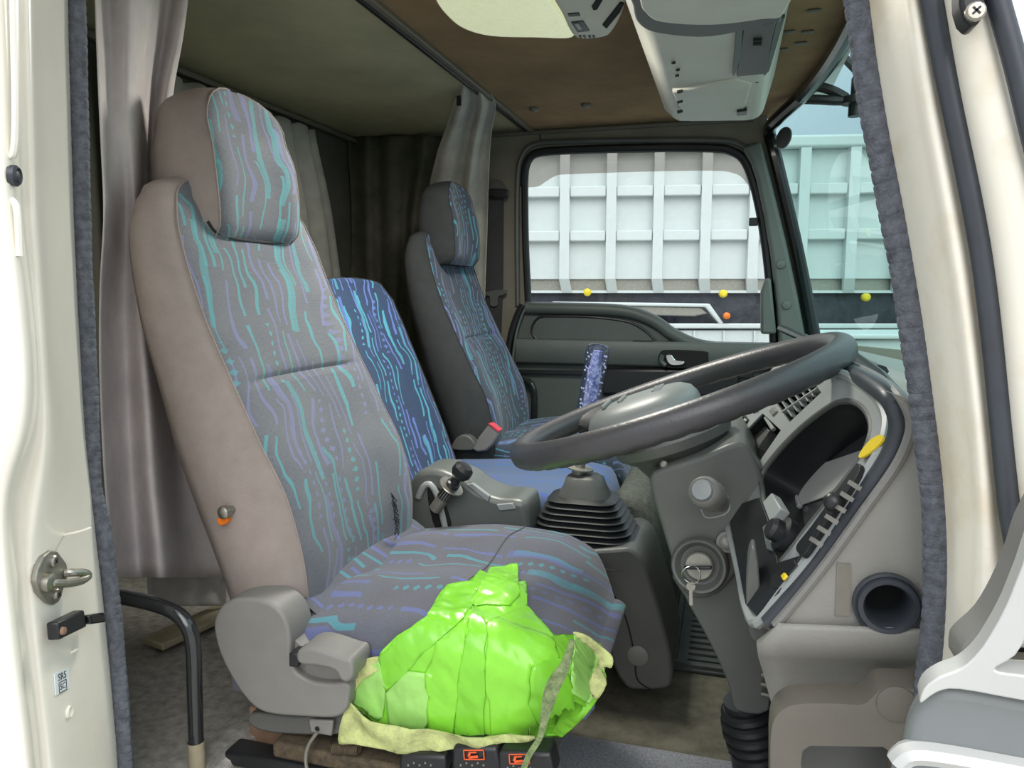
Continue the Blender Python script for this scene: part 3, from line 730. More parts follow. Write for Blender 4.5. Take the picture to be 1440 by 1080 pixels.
# ================================================================== SEATS
NEAR = [(0, .0), (0, .45), (.02, .78), (.10, .93), (.30, 1.0), (.55, 1.0), (.78, .96), (.93, .90), (1.0, .84)]     # (depth share, width share): back centre -> front seam
FRONT = [(1.035, .80), (1.055, .72), (1.045, .60), (1.0, .48), (.965, .34), (.95, .18), (.945, 0)]
def seat_back(tab, Yc, root, side_m, fab_m, z0, z1, nz, creases=(), cap=.03, name=('side_cover', 'fabric_face')):
    """upholstered block: tab rows = (z, back x, seam x, half width). two meshes: plain sides and patterned face"""
    half = NEAR + FRONT; prof = [(d, -q) for d, q in half] + [(d, q) for d, q in reversed(half[:-1])][:-1]
    nS = len(NEAR); n = len(prof); zs = [z0 + (z1 - z0) * i / nz for i in range(nz + 1)]
    for c in creases: zs += [c - .010, c - .004, c, c + .004, c + .010]
    zs = sorted(set(zs)); rings = []
    for z in zs:
        xb, xf, hw = interp(tab, z); cr = max([1 - abs(z - c) / .009 for c in creases if abs(z - c) < .009] or [0])
        rings.append([V((xb + (xf - xb) * d - (.007 * cr if d > .9 and abs(q) < .62 else 0), Yc + hw * q, z)) for d, q in prof])
    # rounded cap
    top = rings[-1]; c = sum(top, V()) / n
    for k, (s_, h) in enumerate(((.966, .26), (.866, .50), (.707, .707), (.50, .866), (.26, .966), (.09, .996))):
        rings.append([c + (p - c) * s_ + V((0, 0, cap * h)) for p in top])
    lo_i, hi_i = nS - 1, n - nS + 1
    ia = lambda i, j: i * n + (j % n)
    flat = [p for r in rings for p in r]
    mid = nS - 1 + (n - 2 * nS + 2) // 2; vl = [0.0]
    for i in range(1, len(rings)): vl.append(vl[-1] + (rings[i][mid] - rings[i - 1][mid]).length)
    out = []
    for nm, js, m in ((name[0], [j for j in range(n) if not (lo_i <= j < hi_i)], side_m), (name[1], [j for j in range(n) if lo_i <= j < hi_i], fab_m)):
        mb = MB(); used = {}; uvs = []
        def idx(i, j):
            key = ia(i, j)
            if key not in used:
                used[key] = len(mb.v); mb.v.append(flat[key]); p = flat[key]
                vlen = 0 if i == 0 else None
                uvs.append((p.y * 1.0 + (p.x * .4 if nm == name[1] else 0), vl[i] + tab[0][0]))
            return used[key]
        for i in range(len(rings) - 1):
            for j in js: mb.f.append((idx(i, j), idx(i, j + 1), idx(i + 1, j + 1), idx(i + 1, j)))
        if nm == name[0]:
            mb.f.append(tuple(idx(len(rings) - 1, j) for j in range(n)) if False else tuple(idx(0, j) for j in range(n - 1, -1, -1)))
            for j in range(lo_i, hi_i + 1): pass
        else:
            e = len(rings) - 1
            mb.f.append(tuple(idx(e, j) for j in range(lo_i, hi_i + 1)))
        if nm == name[0]:
            e = len(rings) - 1; mb.f.append(tuple(idx(e, j) for j in list(range(hi_i, n)) + list(range(0, lo_i + 1))))
        out.append(mk(nm, mb, m, root, uv=uvs, recalc=True, ang=60))
    for j in (lo_i, hi_i):
        mb = MB(); mb.tube([flat[ia(i, j)] + V((.001, 0, 0)) for i in range(len(rings))], .0014, 6); mk('seam_piping', mb, side_m, root)
    return out
BACK = [(.28, -.655, -.540, .195), (.34, -.665, -.544, .205), (.42, -.685, -.546, .215), (.507, -.715, -.566, .220), (.573, -.735, -.600, .222), (.658, -.757, -.642, .220), (.752, -.782, -.686, .217), (.857, -.797, -.722, .208), (.905, -.795, -.738, .190), (.925, -.79, -.748, .172)]
HEAD = [(.856, -.800, -.729, .114), (.875, -.806, -.714, .121), (.90, -.815, -.711, .124), (.95, -.822, -.713, .126), (.99, -.822, -.718, .124), (1.03, -.816, -.730, .117)]
def shift(tab, dx, dz=0, k=1): return [(z + dz, a + dx, b + dx, h * k) for z, a, b, h in tab]
YD, YP = 1.04, 2.035
# ---------------- driver seat
ds = thing('driver_seat', 'large driver seat with grey sides and faded teal and violet streaked cloth', 'seat', (-.45, YD, .16))
seat_back(BACK, YD, ds, M['fab_side'], M['fab_driver'], .28, .915, 40, (.655,), .040)
seat_back(HEAD, YD, ds, M['fab_side'], M['fab_driver'], .856, 1.03, 18, (), .060, ('headrest_side', 'headrest_face'))
mb = MB(); mb.tube(cr_path([V((-.722, YD - .115, .880)), V((-.722, YD - .09, .864)), V((-.727, YD, .860)), V((-.722, YD + .09, .864)), V((-.722, YD + .115, .880))], 6), .0022, 6); mk('headrest_seam', mb, M['ink'], ds)
def cushion_fn(x0, x1, Yc, hw, ztop, zbot, drop=.05):
    """point on a cushion: u along the seat, v round the section from one lower edge over the top to the other"""
    def fn(u, v):
        x = x0 + (x1 - x0) * u
        e = max(0, (u - .80) / .20); e0 = max(0, (.10 - u) / .10)
        w_ = hw * (1 - .08 * e - .20 * max(0, (u - .87) / .13) ** 2.2); zt_ = interp(ztop, u)[0]
        a = (v - .5) * 2; s_ = 1 if a > 0 else -1; a = abs(a)
        if a < .62: y = w_ * .86 * a / .62; z = zt_ + .012 * math.sin(math.pi * min(1, a / .62) * .95) ** 2 * (1 - e)
        elif a < .82:
            q = (a - .62) / .20 * math.pi / 2; y = w_ * (.86 + .14 * math.sin(q)); z = zt_ - .032 * (1 - math.cos(q)) + .0006
        else:
            q = (a - .82) / .18; x -= .045 * q * e; y = w_ * (1 - .03 * q); z = zt_ - .032 - (zt_ - .032 - zbot) * q
        f = e ** 2
        if f > 0: z = z - (z - zbot) * .50 * max(0, (e - .55) / .45) ** 2
        return V((x, Yc + s_ * y, z))
    return fn
ZT = [(0, .325), (.1, .335), (.3, .352), (.5, .366), (.62, .368), (.8, .362), (.9, .345), (1.0, .318)]
cf = cushion_fn(-.64, -.168, YD, .222, ZT, .235)
def cushion(fn, root, fab, side, nu=48, nv=64, nose=.02, zb=.215, name=('cushion_face', 'cushion_front'), band=False):
    g = [[fn(i / nu, j / nv) for j in range(nv + 1)] for i in range(nu + 1)]
    # rounded nose, carried down the front
    last = g[-1]; yc = sum(p.y for p in last) / len(last)
    for k in range(1, 11):
        q = min(1, k / 6) * math.pi / 2; dn = max(0, (k - 6) / 4)
        f = (1 - .30 * (1 - math.cos(q))) * (1 - dn) + .04 * dn
        g.append([V((p.x + nose * math.sin(q) - .012 * dn, yc + (p.y - yc) * (1 - .05 * (1 - math.cos(q))), zb + (p.z - zb) * f)) for p in last])
    mb = MB(); uvs = []; n = nv + 1; Ls = []
    for r in g:
        d = 0
        for j, p in enumerate(r):
            if j: d += (p - r[j - 1]).length
            mb.v.append(p); uvs.append((d, p.x * 1.0))
    for i in range(len(g) - 1):
        for j in range(nv): mb.f.append((i * n + j, i * n + j + 1, (i + 1) * n + j + 1, (i + 1) * n + j))
    e = len(g) - 1; 
    jb = int(nv * .085); mi = [1 if band and (q % nv < jb or q % nv >= nv - jb) else 0 for q in range(len(mb.f))]
    o = mk(name[0], mb, fab, root, uv=uvs, recalc=False, ang=70, mats=[side], mi=mi)
    mb2 = MB(); pts = g[-1]; mb2.v = list(pts); mb2.f = [tuple(range(len(pts)))]
    base = [fn(0, 0), fn(0, 1), fn(1, 1), fn(1, 0)]; mb2.add(base, [(0, 1, 2, 3)])
    mk(name[1], mb2, side, root)
    return o
cushion(cf, ds, M['fab_cushion'], M['fab_side_dark'], zb=.235)
for u in (.64,):
    mb = MB(); mb.tube([cf(u + .004 * math.sin(v * 9), v) + V((0, 0, .0008)) for v in [.18 + .64 * k / 30 for k in range(31)]], .0013, 6); mk('cushion_seam', mb, M['plastic_dark'], ds)
# wedge of cloth between back and cushion
mb = MB(); mb.grid(lambda u, v: V((-.60 + .09 * u, YD - .19 + .38 * v, .375 - .035 * u + .012 * math.sin(u * math.pi))), 6, 20)
mk('bolster_roll', mb, M['fab_cushion'], ds, uv=[(p.y, p.x) for p in mb.v])
# recliner cover
YR = .79
RC = [(300, 884), (303, 866), (314, 850), (332, 842), (356, 842), (378, 848), (394, 860), (404, 878), (408, 900), (408, 925), (416, 945), (436, 958), (462, 962), (489, 962), (490, 985), (484, 1002), (468, 1010), (430, 1009), (388, 1006), (362, 998), (340, 976), (318, 940), (306, 912)]
mb = MB(); mb.prism(px_smooth(RC, YR, 4), (0, .055, 0)); rc = mk('recliner_cover', mb, M['plastic'], ds, bevel=.014, seg=4)
mb = MB(); mb.prism(px_smooth([(352, 1004), (360, 1026), (420, 1034), (500, 1030), (500, 1000), (420, 1008)], YR + .02, 4), (0, .05, 0)); mk('under_cover', mb, M['plastic_dark'], ds, bevel=.006)
mb = MB(); mb.prism(px_smooth([(404, 880), (412, 896), (424, 908), (440, 915), (496, 922), (500, 955), (470, 962), (430, 960), (410, 940)], YR + .012, 4), (0, .05, 0)); mk('side_cover', mb, M['plastic'], ds, bevel=.006)
lv = [(418, 916), (440, 912), (478, 924), (494, 930), (496, 950), (489, 960), (478, 957), (470, 944), (448, 938), (420, 934)]
mb = MB(); mb.prism(px_smooth(lv, YR - .022, 4), (0, .05, 0)); mk('recliner_lever', mb, M['plastic'], ds, bevel=.006, seg=3)
mb = MB(); mb.prism(px_poly([(406, 918), (419, 920), (419, 939), (406, 938)], YR - .008), (0, .03, 0)); mk('lever_slot', mb, M['black'], ds, bevel=.002)
mb = MB(); mb.prism(px_poly([(402, 864), (412, 868), (420, 890), (416, 898), (408, 890)], YR + .02), (0, .03, 0)); mk('hinge_plate', mb, M['wood'], ds, bevel=.002)
# bolt and orange clip on the side of the back
mb = MB(); mb.lathe([(.006, .03), (.006, .012), (.0085, .010), (.0085, .002), (.006, 0), (0, -.001)], P(311, 722, .803), V((.1, 1, 0)), 16); bo = mk('side_bolt', mb, M['steel'], ds)
mb = MB(); mb.prism(px_smooth([(306, 729), (318, 729), (318, 736), (311, 739), (306, 736)], .812, 3), (0, .012, 0)); mk('orange_washer', mb, M['orange'], ds, bevel=.002)
# frayed tear in the cloth
mb = MB(); rnd = random.Random(3)
for k in range(26):
    a = P(521 + rnd.uniform(-4, 4), 690 + k * 2, 1.12) ; 
    xb, xf, hw = interp(BACK, a.z); a = V((xf + .012, a.y, a.z)); mb.tube([a, a + V((.006, rnd.uniform(-.008, .008), -.008)), a + V((.003, rnd.uniform(-.01, .01), -.016))], .0007, 4)
mk('torn_threads', mb, M['ink'], ds)
# pedestal under the cushion
mb = MB(); mb.box((-.60, .88, .160), (-.20, 1.24, .225)); mk('base_pan', mb, M['plastic_dark'], ds, bevel=.015)
# ---------------- passenger seat
ps = thing('passenger_seat', 'dark passenger seat with headrest standing by the far door', 'seat', (-.50, YP, .16))
PB, PH = shift(BACK, -.045), shift(HEAD, -.012, .0)
seat_back(PB, YP, ps, M['fab_side_dark'], M['fab_pax'], .28, .915, 36, (.655,), .040)
seat_back(PH, YP, ps, M['fab_side_dark'], M['fab_pax'], .856, 1.03, 16, (), .060, ('headrest_side', 'headrest_face'))
pcf = cushion_fn(-.70, -.24, 2.065, .205, [(u, z + .034) for u, z in ZT], .22)
cushion(pcf, ps, M['fab_pax'], M['fab_side_dark'], 36, 48, zb=.20, band=True)
mb = MB(); mb.box((-.62, YP - .15, .165), (-.30, YP + .19, .215)); mk('base_pan', mb, M['plastic_dark'], ps, bevel=.015)
mb = MB(); mb.tube(px_smooth([(700, 562), (715, 568), (724, 582), (730, 600)], 2.26, 6, False), .010, 8); mk('side_lever', mb, M['black_gloss'], ps)
mb = MB(); mb.prism(px_smooth([(636, 632), (640, 618), (650, 612), (662, 616), (668, 632)], 1.80, 4), (0, .04, 0)); mk('hinge_cover', mb, M['plastic_dark'], ps, bevel=.008)
# ---------------- middle seat
YM = 1.555
msx = thing('middle_seat', 'blue streaked low middle seat without headrest between the two big seats', 'seat', (-.5, YM, .16))
MBK = [(.34, -.72, -.640, .19), (.40, -.745, -.660, .195), (.50, -.785, -.700, .20), (.60, -.825, -.742, .20), (.70, -.862, -.784, .20), (.765, -.885, -.812, .195), (.795, -.888, -.832, .18)]
seat_back(MBK, YM, msx, M['fab_side_dark'], M['fab_mid'], .34, .795, 26, (), .018)
mzt = [(0, .342), (.3, .350), (.6, .354), (.8, .354), (.92, .346), (1, .33)]
mcf = cushion_fn(-.66, -.235, 1.675, .178, mzt, .20)
cushion(mcf, msx, M['fab_midc'], M['fab_side_dark'], 36, 48, zb=.20, band=True)
mb = MB(); mb.box((-.72, 1.51, .165), (-.27, 1.84, .215)); mk('base_pan', mb, M['fab_side_dark'], msx, bevel=.015)
# seat belt buckle between middle and passenger seats
bk = thing('belt_buckle', 'grey seat belt buckle with red button between middle and passenger seats', 'buckle', P(680, 640, 1.80))
mb = MB(); mb.prism(px_smooth([(663, 632), (686, 598), (692, 597), (702, 606), (699, 616), (684, 634)], 1.79, 2), (0, .03, 0)); mk('housing', mb, M['plastic'], bk, bevel=.005)
mb = MB(); mb.prism(px_poly([(686, 596), (690, 595.5), (703, 605.5), (700, 608)], 1.788), (0, .024, 0)); mk('release_button', mb, M['red'], bk, bevel=.001)

# ---------------- green tape patch on the driver cushion
CT = BVHTree.FromPolygons([cf(i / 60, j / 120) for i in range(61) for j in range(121)], [(i * 121 + j, i * 121 + j + 1, (i + 1) * 121 + j + 1, (i + 1) * 121 + j) for i in range(60) for j in range(120)])
def uv_of(px, py):
    """(u, v) on the cushion seen at a pixel: nearest of a dense table"""
    best = None
    for (u, v, q) in UVT:
        d = (q.x - px) ** 2 + (q.y - py) ** 2
        if best is None or d < best[0]: best = (d, u, v)
    return best[1], best[2]
UVT = []
for i in range(0, 151):
    for j in range(0, 131):
        u, v = -.0 + 1.12 * i / 150, -.12 + .72 * j / 130
        UVT.append((u, v))
def cf_x(u, v):
    """cushion surface carried on past its lower near edge and its front edge (bulging over the nose)"""
    uu = min(u, 1.0); vv = max(v, 0.0)
    p = cf(uu, vv)
    if v < 0: p = p + V((0, .012 * (-v) / .1, .36 * v))
    if u > 1: p = p + V((.505 * (u - 1) * .6, .10 * (u - 1), -.25 * (u - 1)))
    return p
bulge = lambda u, v: .012 * math.exp(-((v - .10) / .13) ** 2) * min(1, max(0, (u - .32) / .25))
def n_at(u, v):
    e = .004; a = cf_x(u + e, v) - cf_x(u - e, v); b = cf_x(u, v + e) - cf_x(u, v - e); n = a.cross(b)
    if n.length < 1e-9: return Z_
    n.normalize()
    return n if n.dot(V((0, -.6, 1))) > 0 else -n
def tape_pt(u, v, off):
    p = cf_x(u, v); n = n_at(u, v)
    q = V((p.x * 16, p.y * 16 + v * 3, p.z * 16))
    wr = .0024 * noise.noise(q) + .0036 * abs(noise.noise(V((p.x * 30 + v * 9, v * 24, 4.2)))) + .0022 * abs(noise.noise(V((p.x * 70 - v * 20, v * 60, 9.2)))) + .003 * max(0, noise.noise(V((u * 7, v * 24, 1.7)))) * (1 if v < .25 else .4)
    return p + n * (off + bulge(u, v) + wr)
UVT = [(u, v, proj(cf_x(u, v) + n_at(u, v) * (.004 + bulge(u, v)))) for u, v in UVT]
def tape(name, pxs, off, m, root, step=.008):
    dense = []
    for i in range(len(pxs)):
        a, b = V(pxs[i]), V(pxs[(i + 1) % len(pxs)]); k = max(1, int((b - a).length / 16))
        dense += [a.lerp(b, t / k) for t in range(k)]
    lp = [V(uv_of(p.x, p.y)) for p in dense]
    ql = []
    for p in lp:
        if not ql or (p - ql[-1]).length > .002: ql.append(p)
    lp = ql
    us = [p.x for p in lp]; vs_ = [p.y for p in lp]; pts = list(lp); n = len(lp)
    u = min(us)
    while u < max(us):
        v = min(vs_)
        while v < max(vs_):
            if in_poly((u, v), lp): pts.append(V((u, v)))
            v += step * .8
        u += step
    vo, _, fo, _, _, _ = delaunay_2d_cdt(pts, [(i, (i + 1) % n) for i in range(n)], [], 0, 1e-5)
    mb = MB(); mb.v = [tape_pt(p.x, p.y, off) for p in vo]
    for t in fo:
        c = (vo[t[0]] + vo[t[1]] + vo[t[2]]) / 3
        if in_poly(c, lp): mb.f.append(tuple(t))
    return mk(name, mb, m, root, ang=55, solid=.0008)
tp = thing('tape_patch', 'bright lime green tape patch covering the worn near corner of the driver cushion', 'tape', cf(.75, .1))
BASE = [(689, 801), (697, 799), (728, 796), (728, 820), (739, 819), (743, 853), (778, 893), (805, 893), (825, 895), (843, 906), (852, 918), (846, 935), (852, 952), (846, 972), (830, 995), (808, 1022), (790, 1034), (760, 1038), (700, 1039), (647, 1037), (597, 1030), (543, 1020), (515, 1005), (497, 992), (492, 975), (496, 955), (505, 944), (532, 933), (536, 915), (560, 895), (580, 882), (600, 868), (622, 833), (628, 822), (660, 819), (668, 808), (677, 803), (683, 808)]
tape('tape_sheet', BASE, .0035, M['tape'], tp)
STR = [
    ([(628, 823), (662, 818), (676, 803), (686, 807), (664, 858), (612, 905), (592, 920), (577, 940), (545, 970), (536, 948), (534, 925), (560, 896), (600, 869)], .0050, 'tape2'),
    ([(689, 800), (728, 796), (729, 838), (716, 852), (668, 854), (660, 850), (672, 830)], .0055, 'tape'),
    ([(664, 860), (668, 855), (684, 878), (683, 960), (682, 1037), (640, 1036), (645, 960), (654, 900)], .0060, 'tape2'),
    ([(684, 876), (740, 852), (776, 892), (786, 930), (745, 940), (742, 1037), (690, 1038), (685, 950)], .0050, 'tape'),
    ([(545, 972), (578, 940), (612, 946), (608, 1010), (597, 1029), (548, 1020)], .0058, 'tape3'),
    ([(494, 985), (500, 955), (534, 928), (542, 968), (540, 1008), (534, 1012)], .0052, 'tape3'),
    ([(745, 938), (790, 926), (800, 965), (792, 1000), (770, 1036), (742, 1037)], .0066, 'tape2'),
    ([(805, 895), (842, 907), (848, 930), (846, 968), (826, 990), (802, 975), (800, 930)], .0072, 'tape3'),
    ([(600, 945), (616, 905), (660, 870), (655, 900), (646, 960), (640, 1035), (606, 1028)], .0064, 'tape'),
]
for pxs, off, m in STR: tape('tape_strip', pxs, off, M[m], tp)
# yellow cloth flap under the tape
cl = thing('cloth_flap', 'stained yellow cloth flap hanging below the green tape', 'cloth', P(600, 1060, .80))
def flap(pts, Y, nm, amp=.004):
    o = px_smooth(pts, Y, 3); o2 = [V((p.x, p.z)) for p in o]; n = len(o2); pp = list(o2)
    x = min(p.x for p in o2)
    while x < max(p.x for p in o2):
        z = min(p.y for p in o2)
        while z < max(p.y for p in o2):
            if in_poly((x, z), o2): pp.append(V((x, z)))
            z += .005
        x += .006
    vo, _, fo, _, _, _ = delaunay_2d_cdt(pp, [(i, (i + 1) % n) for i in range(n)], [], 0, 1e-5); mb = MB()
    mb.v = [V((p.x, Y + amp * noise.noise(V((p.x * 30, p.y * 40, 2))) * 2 + amp * math.sin(p.x * 55 + p.y * 30), p.y)) for p in vo]
    mb.f = [tuple(t) for t in fo if in_poly((vo[t[0]] + vo[t[1]] + vo[t[2]]) / 3, o2)]
    return mk(nm, mb, M['cloth_yellow'], cl, solid=.0025, ang=60)
flap([(484, 992), (500, 1000), (540, 1016), (600, 1028), (680, 1036), (752, 1034), (735, 1044), (690, 1048), (640, 1054), (590, 1058), (540, 1054), (500, 1046), (477, 1045), (478, 1020)], .792, 'lower_flap')
flap([(497, 932), (515, 926), (536, 925), (534, 940), (512, 955), (500, 970), (494, 990), (488, 975), (492, 950)], .806, 'upper_flap', .002)
flap([(806, 890), (826, 894), (846, 908), (862, 922), (861, 936), (852, 935), (846, 944), (853, 962), (838, 985), (828, 960), (842, 925), (812, 898)], .815, 'corner_flap', .003)
ropep = px_smooth([(805, 900), (795, 935), (778, 965), (768, 1000), (760, 1035), (744, 1062), (735, 1085)], .772, 8, False)
mb = MB(); N_ = len(ropep); mb.tube(ropep, [.0035 + .005 * math.sin(math.pi * min(1, i / N_ * 1.5)) ** 2 for i in range(N_)], 10, flat=.45, ref=Y_)
tag(mk('tie_cord', mb, M['cord']), 'frayed grey green cord hanging down over the green tape', 'cord')
# ================================================================== DASHBOARD
A0 = P(1240, 640, .72); DI = (P(1070, 880, .72) - A0).normalized()
E2 = V((-.18, .98, 0)).normalized()
NI = DI.cross(E2).normalized()
if NI.x > 0: NI = -NI
def D(px, py, off=0.0): return PN(px, py, A0 + NI * off, NI)
def dpoly(pts, off=0.0): return [D(a, b, off) for a, b in pts]
def dsm(pts, off=0.0, n=4): return [D(q.x, q.y, off) for q in cr_path([V((a, b, 0)) for a, b in pts], n, True)]
dash = thing('dashboard', 'dark grey dashboard with hooded instrument recess, vents and a round side duct', 'dashboard', (.3, 1.5, .2))
# body behind the facia, carried across to the passenger side
prof = [V((.23, 0, .645)), V((.27, 0, .655)), V((.44, 0, .60)), V((.60, 0, .56)), V((.60, 0, .30)), V((.15, 0, .36)), V((.12, 0, .45))]
mb = MB(); mb.prism([p + V((0, .765, 0)) for p in prof], E2 * .80); mk('body', mb, M['plastic_dash'], dash, bevel=.02, seg=3)
pp = [V((.17, 0, .57)), V((.20, 0, .625)), V((.28, 0, .63)), V((.60, 0, .56)), V((.60, 0, .20)), V((.22, 0, .22)), V((.15, 0, .42))]
mb = MB(); mb.prism([p + V((0, 1.46, 0)) for p in pp], (0, .93, 0)); mk('passenger_body', mb, M['plastic_dash'], dash, bevel=.025, seg=3)
# facia with the instrument opening
FAC = [(1066, 876), (1100, 836), (1150, 770), (1196, 704), (1236, 640), (1248, 606), (1246, 580), (1230, 556), (1204, 536), (1168, 522), (1130, 524), (1090, 532), (1050, 548), (1012, 586), (1000, 640), (1020, 720), (1040, 800), (1050, 850)]
CAV = [(1071, 668), (1090, 640), (1120, 608), (1150, 583), (1178, 566), (1202, 566), (1218, 578), (1226, 598), (1222, 622), (1208, 650), (1178, 690), (1140, 738), (1106, 782), (1094, 790), (1084, 760), (1076, 720), (1072, 690)]
fac3, cav3 = dsm(FAC), dsm(CAV)
VEN = [(1092, 566), (1148, 541), (1157, 553), (1112, 595)]
SWP = [(1046, 611), (1074, 582), (1100, 606), (1070, 650)]
RAD = [(1036, 596), (1058, 580), (1062, 590), (1040, 610)]
fm = plate(fac3, [cav3, dpoly(VEN), dpoly(SWP)])
k = len(fm.v)
def walls(lp, depth):
    n = len(lp); b = [p - NI * depth for p in lp]
    w_ = MB(); w_.v = list(lp) + b; w_.f = [(i, (i + 1) % n, (i + 1) % n + n, i + n) for i in range(n)]; return w_
mk('facia', fm, M['plastic_light'], dash, smooth=False, solid=.004)
mk('facia_skirt', walls([p + (p - sum(fac3, V()) / len(fac3)) * .0 for p in fac3], .085), M['plastic_dash'], dash, ang=60)
mk('instrument_hood', walls(cav3, .10), M['black'], dash, ang=60)
mb = MB(); mb.tube(fac3, .006, 8, closed=True); mk('facia_edge', mb, M['plastic_light'], dash)
mb = MB(); mb.tube(cav3, .0035, 8, closed=True); mk('opening_edge', mb, M['plastic_dark'], dash)
# floor of the recess under the hood
gf = [(1060, 700), (1070, 664), (1105, 646), (1150, 622), (1196, 596), (1222, 606), (1232, 640), (1200, 690), (1150, 740), (1110, 790), (1080, 780)]
mk('gauge_panel', plate(dpoly(gf, -.055)), M['gauge'], dash, smooth=False)
def dbox(pts, off, d, m, name, par=None, bev=.0015):
    mb = MB(); mb.prism(dpoly(pts, off), NI * d); return mk(name, mb, m, par or dash, bevel=bev)
dbox([(1113, 668), (1212, 634), (1216, 650), (1190, 678), (1160, 700), (1125, 712)], -.054, .002, M['silver'], 'glass_reflection')  # light plate painted in for the sky's reflection on the gauge glass
dbox([(1098, 652), (1106, 648), (1130, 712), (1122, 722)], -.054, .006, M['plastic_light'], 'panel_bar')
dbox([(1076, 672), (1098, 656), (1108, 682), (1086, 696)], -.054, .003, M['fender'], 'warning_panel')
dbox([(1072, 690), (1078, 672), (1088, 700), (1084, 720)], -.052, .004, M['plastic_light'], 'panel_bar')
dbox([(1024, 716), (1070, 700), (1086, 742), (1096, 792), (1128, 782), (1098, 834), (1066, 868), (1050, 850)], .0035, .002, M['black'], 'lower_switch_plate')
# air vent
mk('vent_box', walls(dpoly(VEN), .05), M['hole'], dash)
mk('vent_back', plate(dpoly(VEN, -.05)), M['hole'], dash, smooth=False)
def lerp2(a, b, t): return (a[0] + (b[0] - a[0]) * t, a[1] + (b[1] - a[1]) * t)
for t in (.16, .33, .5, .67, .84):
    a = lerp2(VEN[0], VEN[1], t); b = lerp2(VEN[3], VEN[2], t); mb = MB(); mb.bar(D(*a, -.004), D(*b, -.004), .0016, .012, NI); mk('vent_slat', mb, M['plastic_light'], dash)
a, b = lerp2(VEN[0], VEN[3], .52), lerp2(VEN[1], VEN[2], .52); mb = MB(); mb.bar(D(*a, -.001), D(*b, -.001), .0025, .008, NI); mk('vent_slat', mb, M['plastic_light'], dash)
# radio and switch panel
mk('switch_box', walls(dpoly(SWP), .03), M['hole'], dash); mk('switch_back', plate(dpoly(SWP, -.03)), M['black'], dash, smooth=False)
dbox([(1062, 612), (1078, 594), (1094, 612), (1076, 640)], -.028, .014, M['plastic_dark'], 'radio')
dbox([(1078, 590), (1082, 587), (1093, 604), (1089, 608)], -.008, .006, M['plastic_light'], 'cassette_slot')
dbox([(1085, 580), (1092, 574), (1097, 580), (1090, 587)], .0, .005, M['plastic'], 'button')
for pts in ([(1030, 604), (1040, 593), (1045, 600), (1035, 612)], [(1042, 592), (1050, 584), (1056, 592), (1047, 600)], [(1057, 575), (1066, 568), (1071, 576), (1062, 583)]):
    f = dbox(pts, .0, .004, M['black'], 'switch'); q = [lerp2(pts[0], pts[2], .3), lerp2(pts[1], pts[3], .3), lerp2(pts[2], pts[0], .3), lerp2(pts[3], pts[1], .3)]
    dbox(q, .004, .003, M['plastic_light'], 'rocker', f)
# side demister louvre along the near edge of the facia
LOU = [(1128, 770), (1150, 742), (1206, 664), (1214, 656), (1217, 664), (1196, 700), (1160, 752), (1138, 784), (1130, 782)]
mb = MB(); mb.prism(dsm(LOU, .004), NI * .006); lo_ = mk('demister', mb, M['black'], dash, bevel=.002)
for t in (.1, .25, .4, .55, .7, .85):
    a = lerp2((1140, 774), (1212, 668), t); mb = MB(); mb.bar(D(a[0] - 5, a[1] - 5, .013), D(a[0] + 6, a[1] + 2, .013), .004, .005, NI); mk('louvre', mb, M['plastic'], lo_)
mb = MB(); mb.ball(D(1172, 706, .016), .009, 12); mk('louvre_knob', mb, M['black'], lo_)
dbox([(1088, 812), (1122, 788), (1126, 797), (1098, 830), (1088, 828)], .003, .004, M['black'], 'fuse_slot')
dbox([(1100, 812), (1106, 806), (1110, 811), (1104, 818)], .007, .003, M['yellow_label'], 'fuse_tab')
dbox([(1078, 745), (1086, 738), (1093, 770), (1090, 778), (1084, 776)], .003, .006, M['pillar'], 'card_clip')
dbox([(1085, 714), (1098, 700), (1112, 722), (1096, 742)], .002, .012, M['plastic_light'], 'ashtray')
mb = MB(); mb.lathe([(.018, 0), (.018, .008), (.012, .010), (.012, .018), (.009, .022), (0, .022)], D(1108, 755, .002), NI, 18); mk('dimmer_knob', mb, M['black'], dash)
# yellow oval sticker
yl = [(1210, 644), (1213, 636), (1224, 622), (1236, 614), (1244, 614), (1243, 621), (1230, 634), (1216, 644)]
mb = MB(); mb.prism(dsm(yl, .005, 3), NI * .002); tag(mk('sticker', mb, M['yellow_label']), 'yellow oval sticker on the edge of the instrument hood', 'sticker')
# near end of the dash: side panel with the duct hole
YS = .70
dc = P(1246, 846, YS); rr = .0225
hole = [dc + V((rr * math.cos(q), 0, rr * math.sin(q))) for q in [2 * math.pi * i / 28 for i in range(28)]]
SP = px_smooth([(1097, 875), (1122, 840), (1160, 790), (1208, 724), (1250, 664), (1270, 626), (1276, 596), (1268, 572), (1252, 552)], YS, 3, False) + [P(1232, 545, YS)]
SP += [V((.30, YS, .64)), V((.60, YS, .60)), V((.60, YS, .49)), P(1300, 885, YS), P(1200, 880, YS)]
mk('side_panel', plate(SP, [hole]), M['plastic_dash'], dash, solid=.008, bevel=.003)
welt = cr_path(px_poly([(1090, 880), (1124, 840), (1164, 790), (1212, 723), (1256, 662), (1276, 622), (1281, 592)], YS - .004) + [P(1270, 564, .702), P(1250, 542, .75), P(1216, 521, .89), P(1184, 507, 1.15), P(1150, 497, 1.38)], 5)
mb = MB(); mb.tube(welt, .0045, 8); mk('welt', mb, M['plastic'], dash)
rim2 = cr_path(px_poly([(1082, 878), (1117, 838), (1158, 784), (1206, 712), (1247, 652), (1262, 618), (1265, 590)], .716) + [P(1254, 563, .722), P(1235, 545, .77), P(1205, 528, .90), P(1176, 514, 1.15), P(1140, 503, 1.35)], 5)
mb = MB(); mb.tube(rim2, .0095, 12); mk('rolled_edge', mb, M['seal2'], dash)
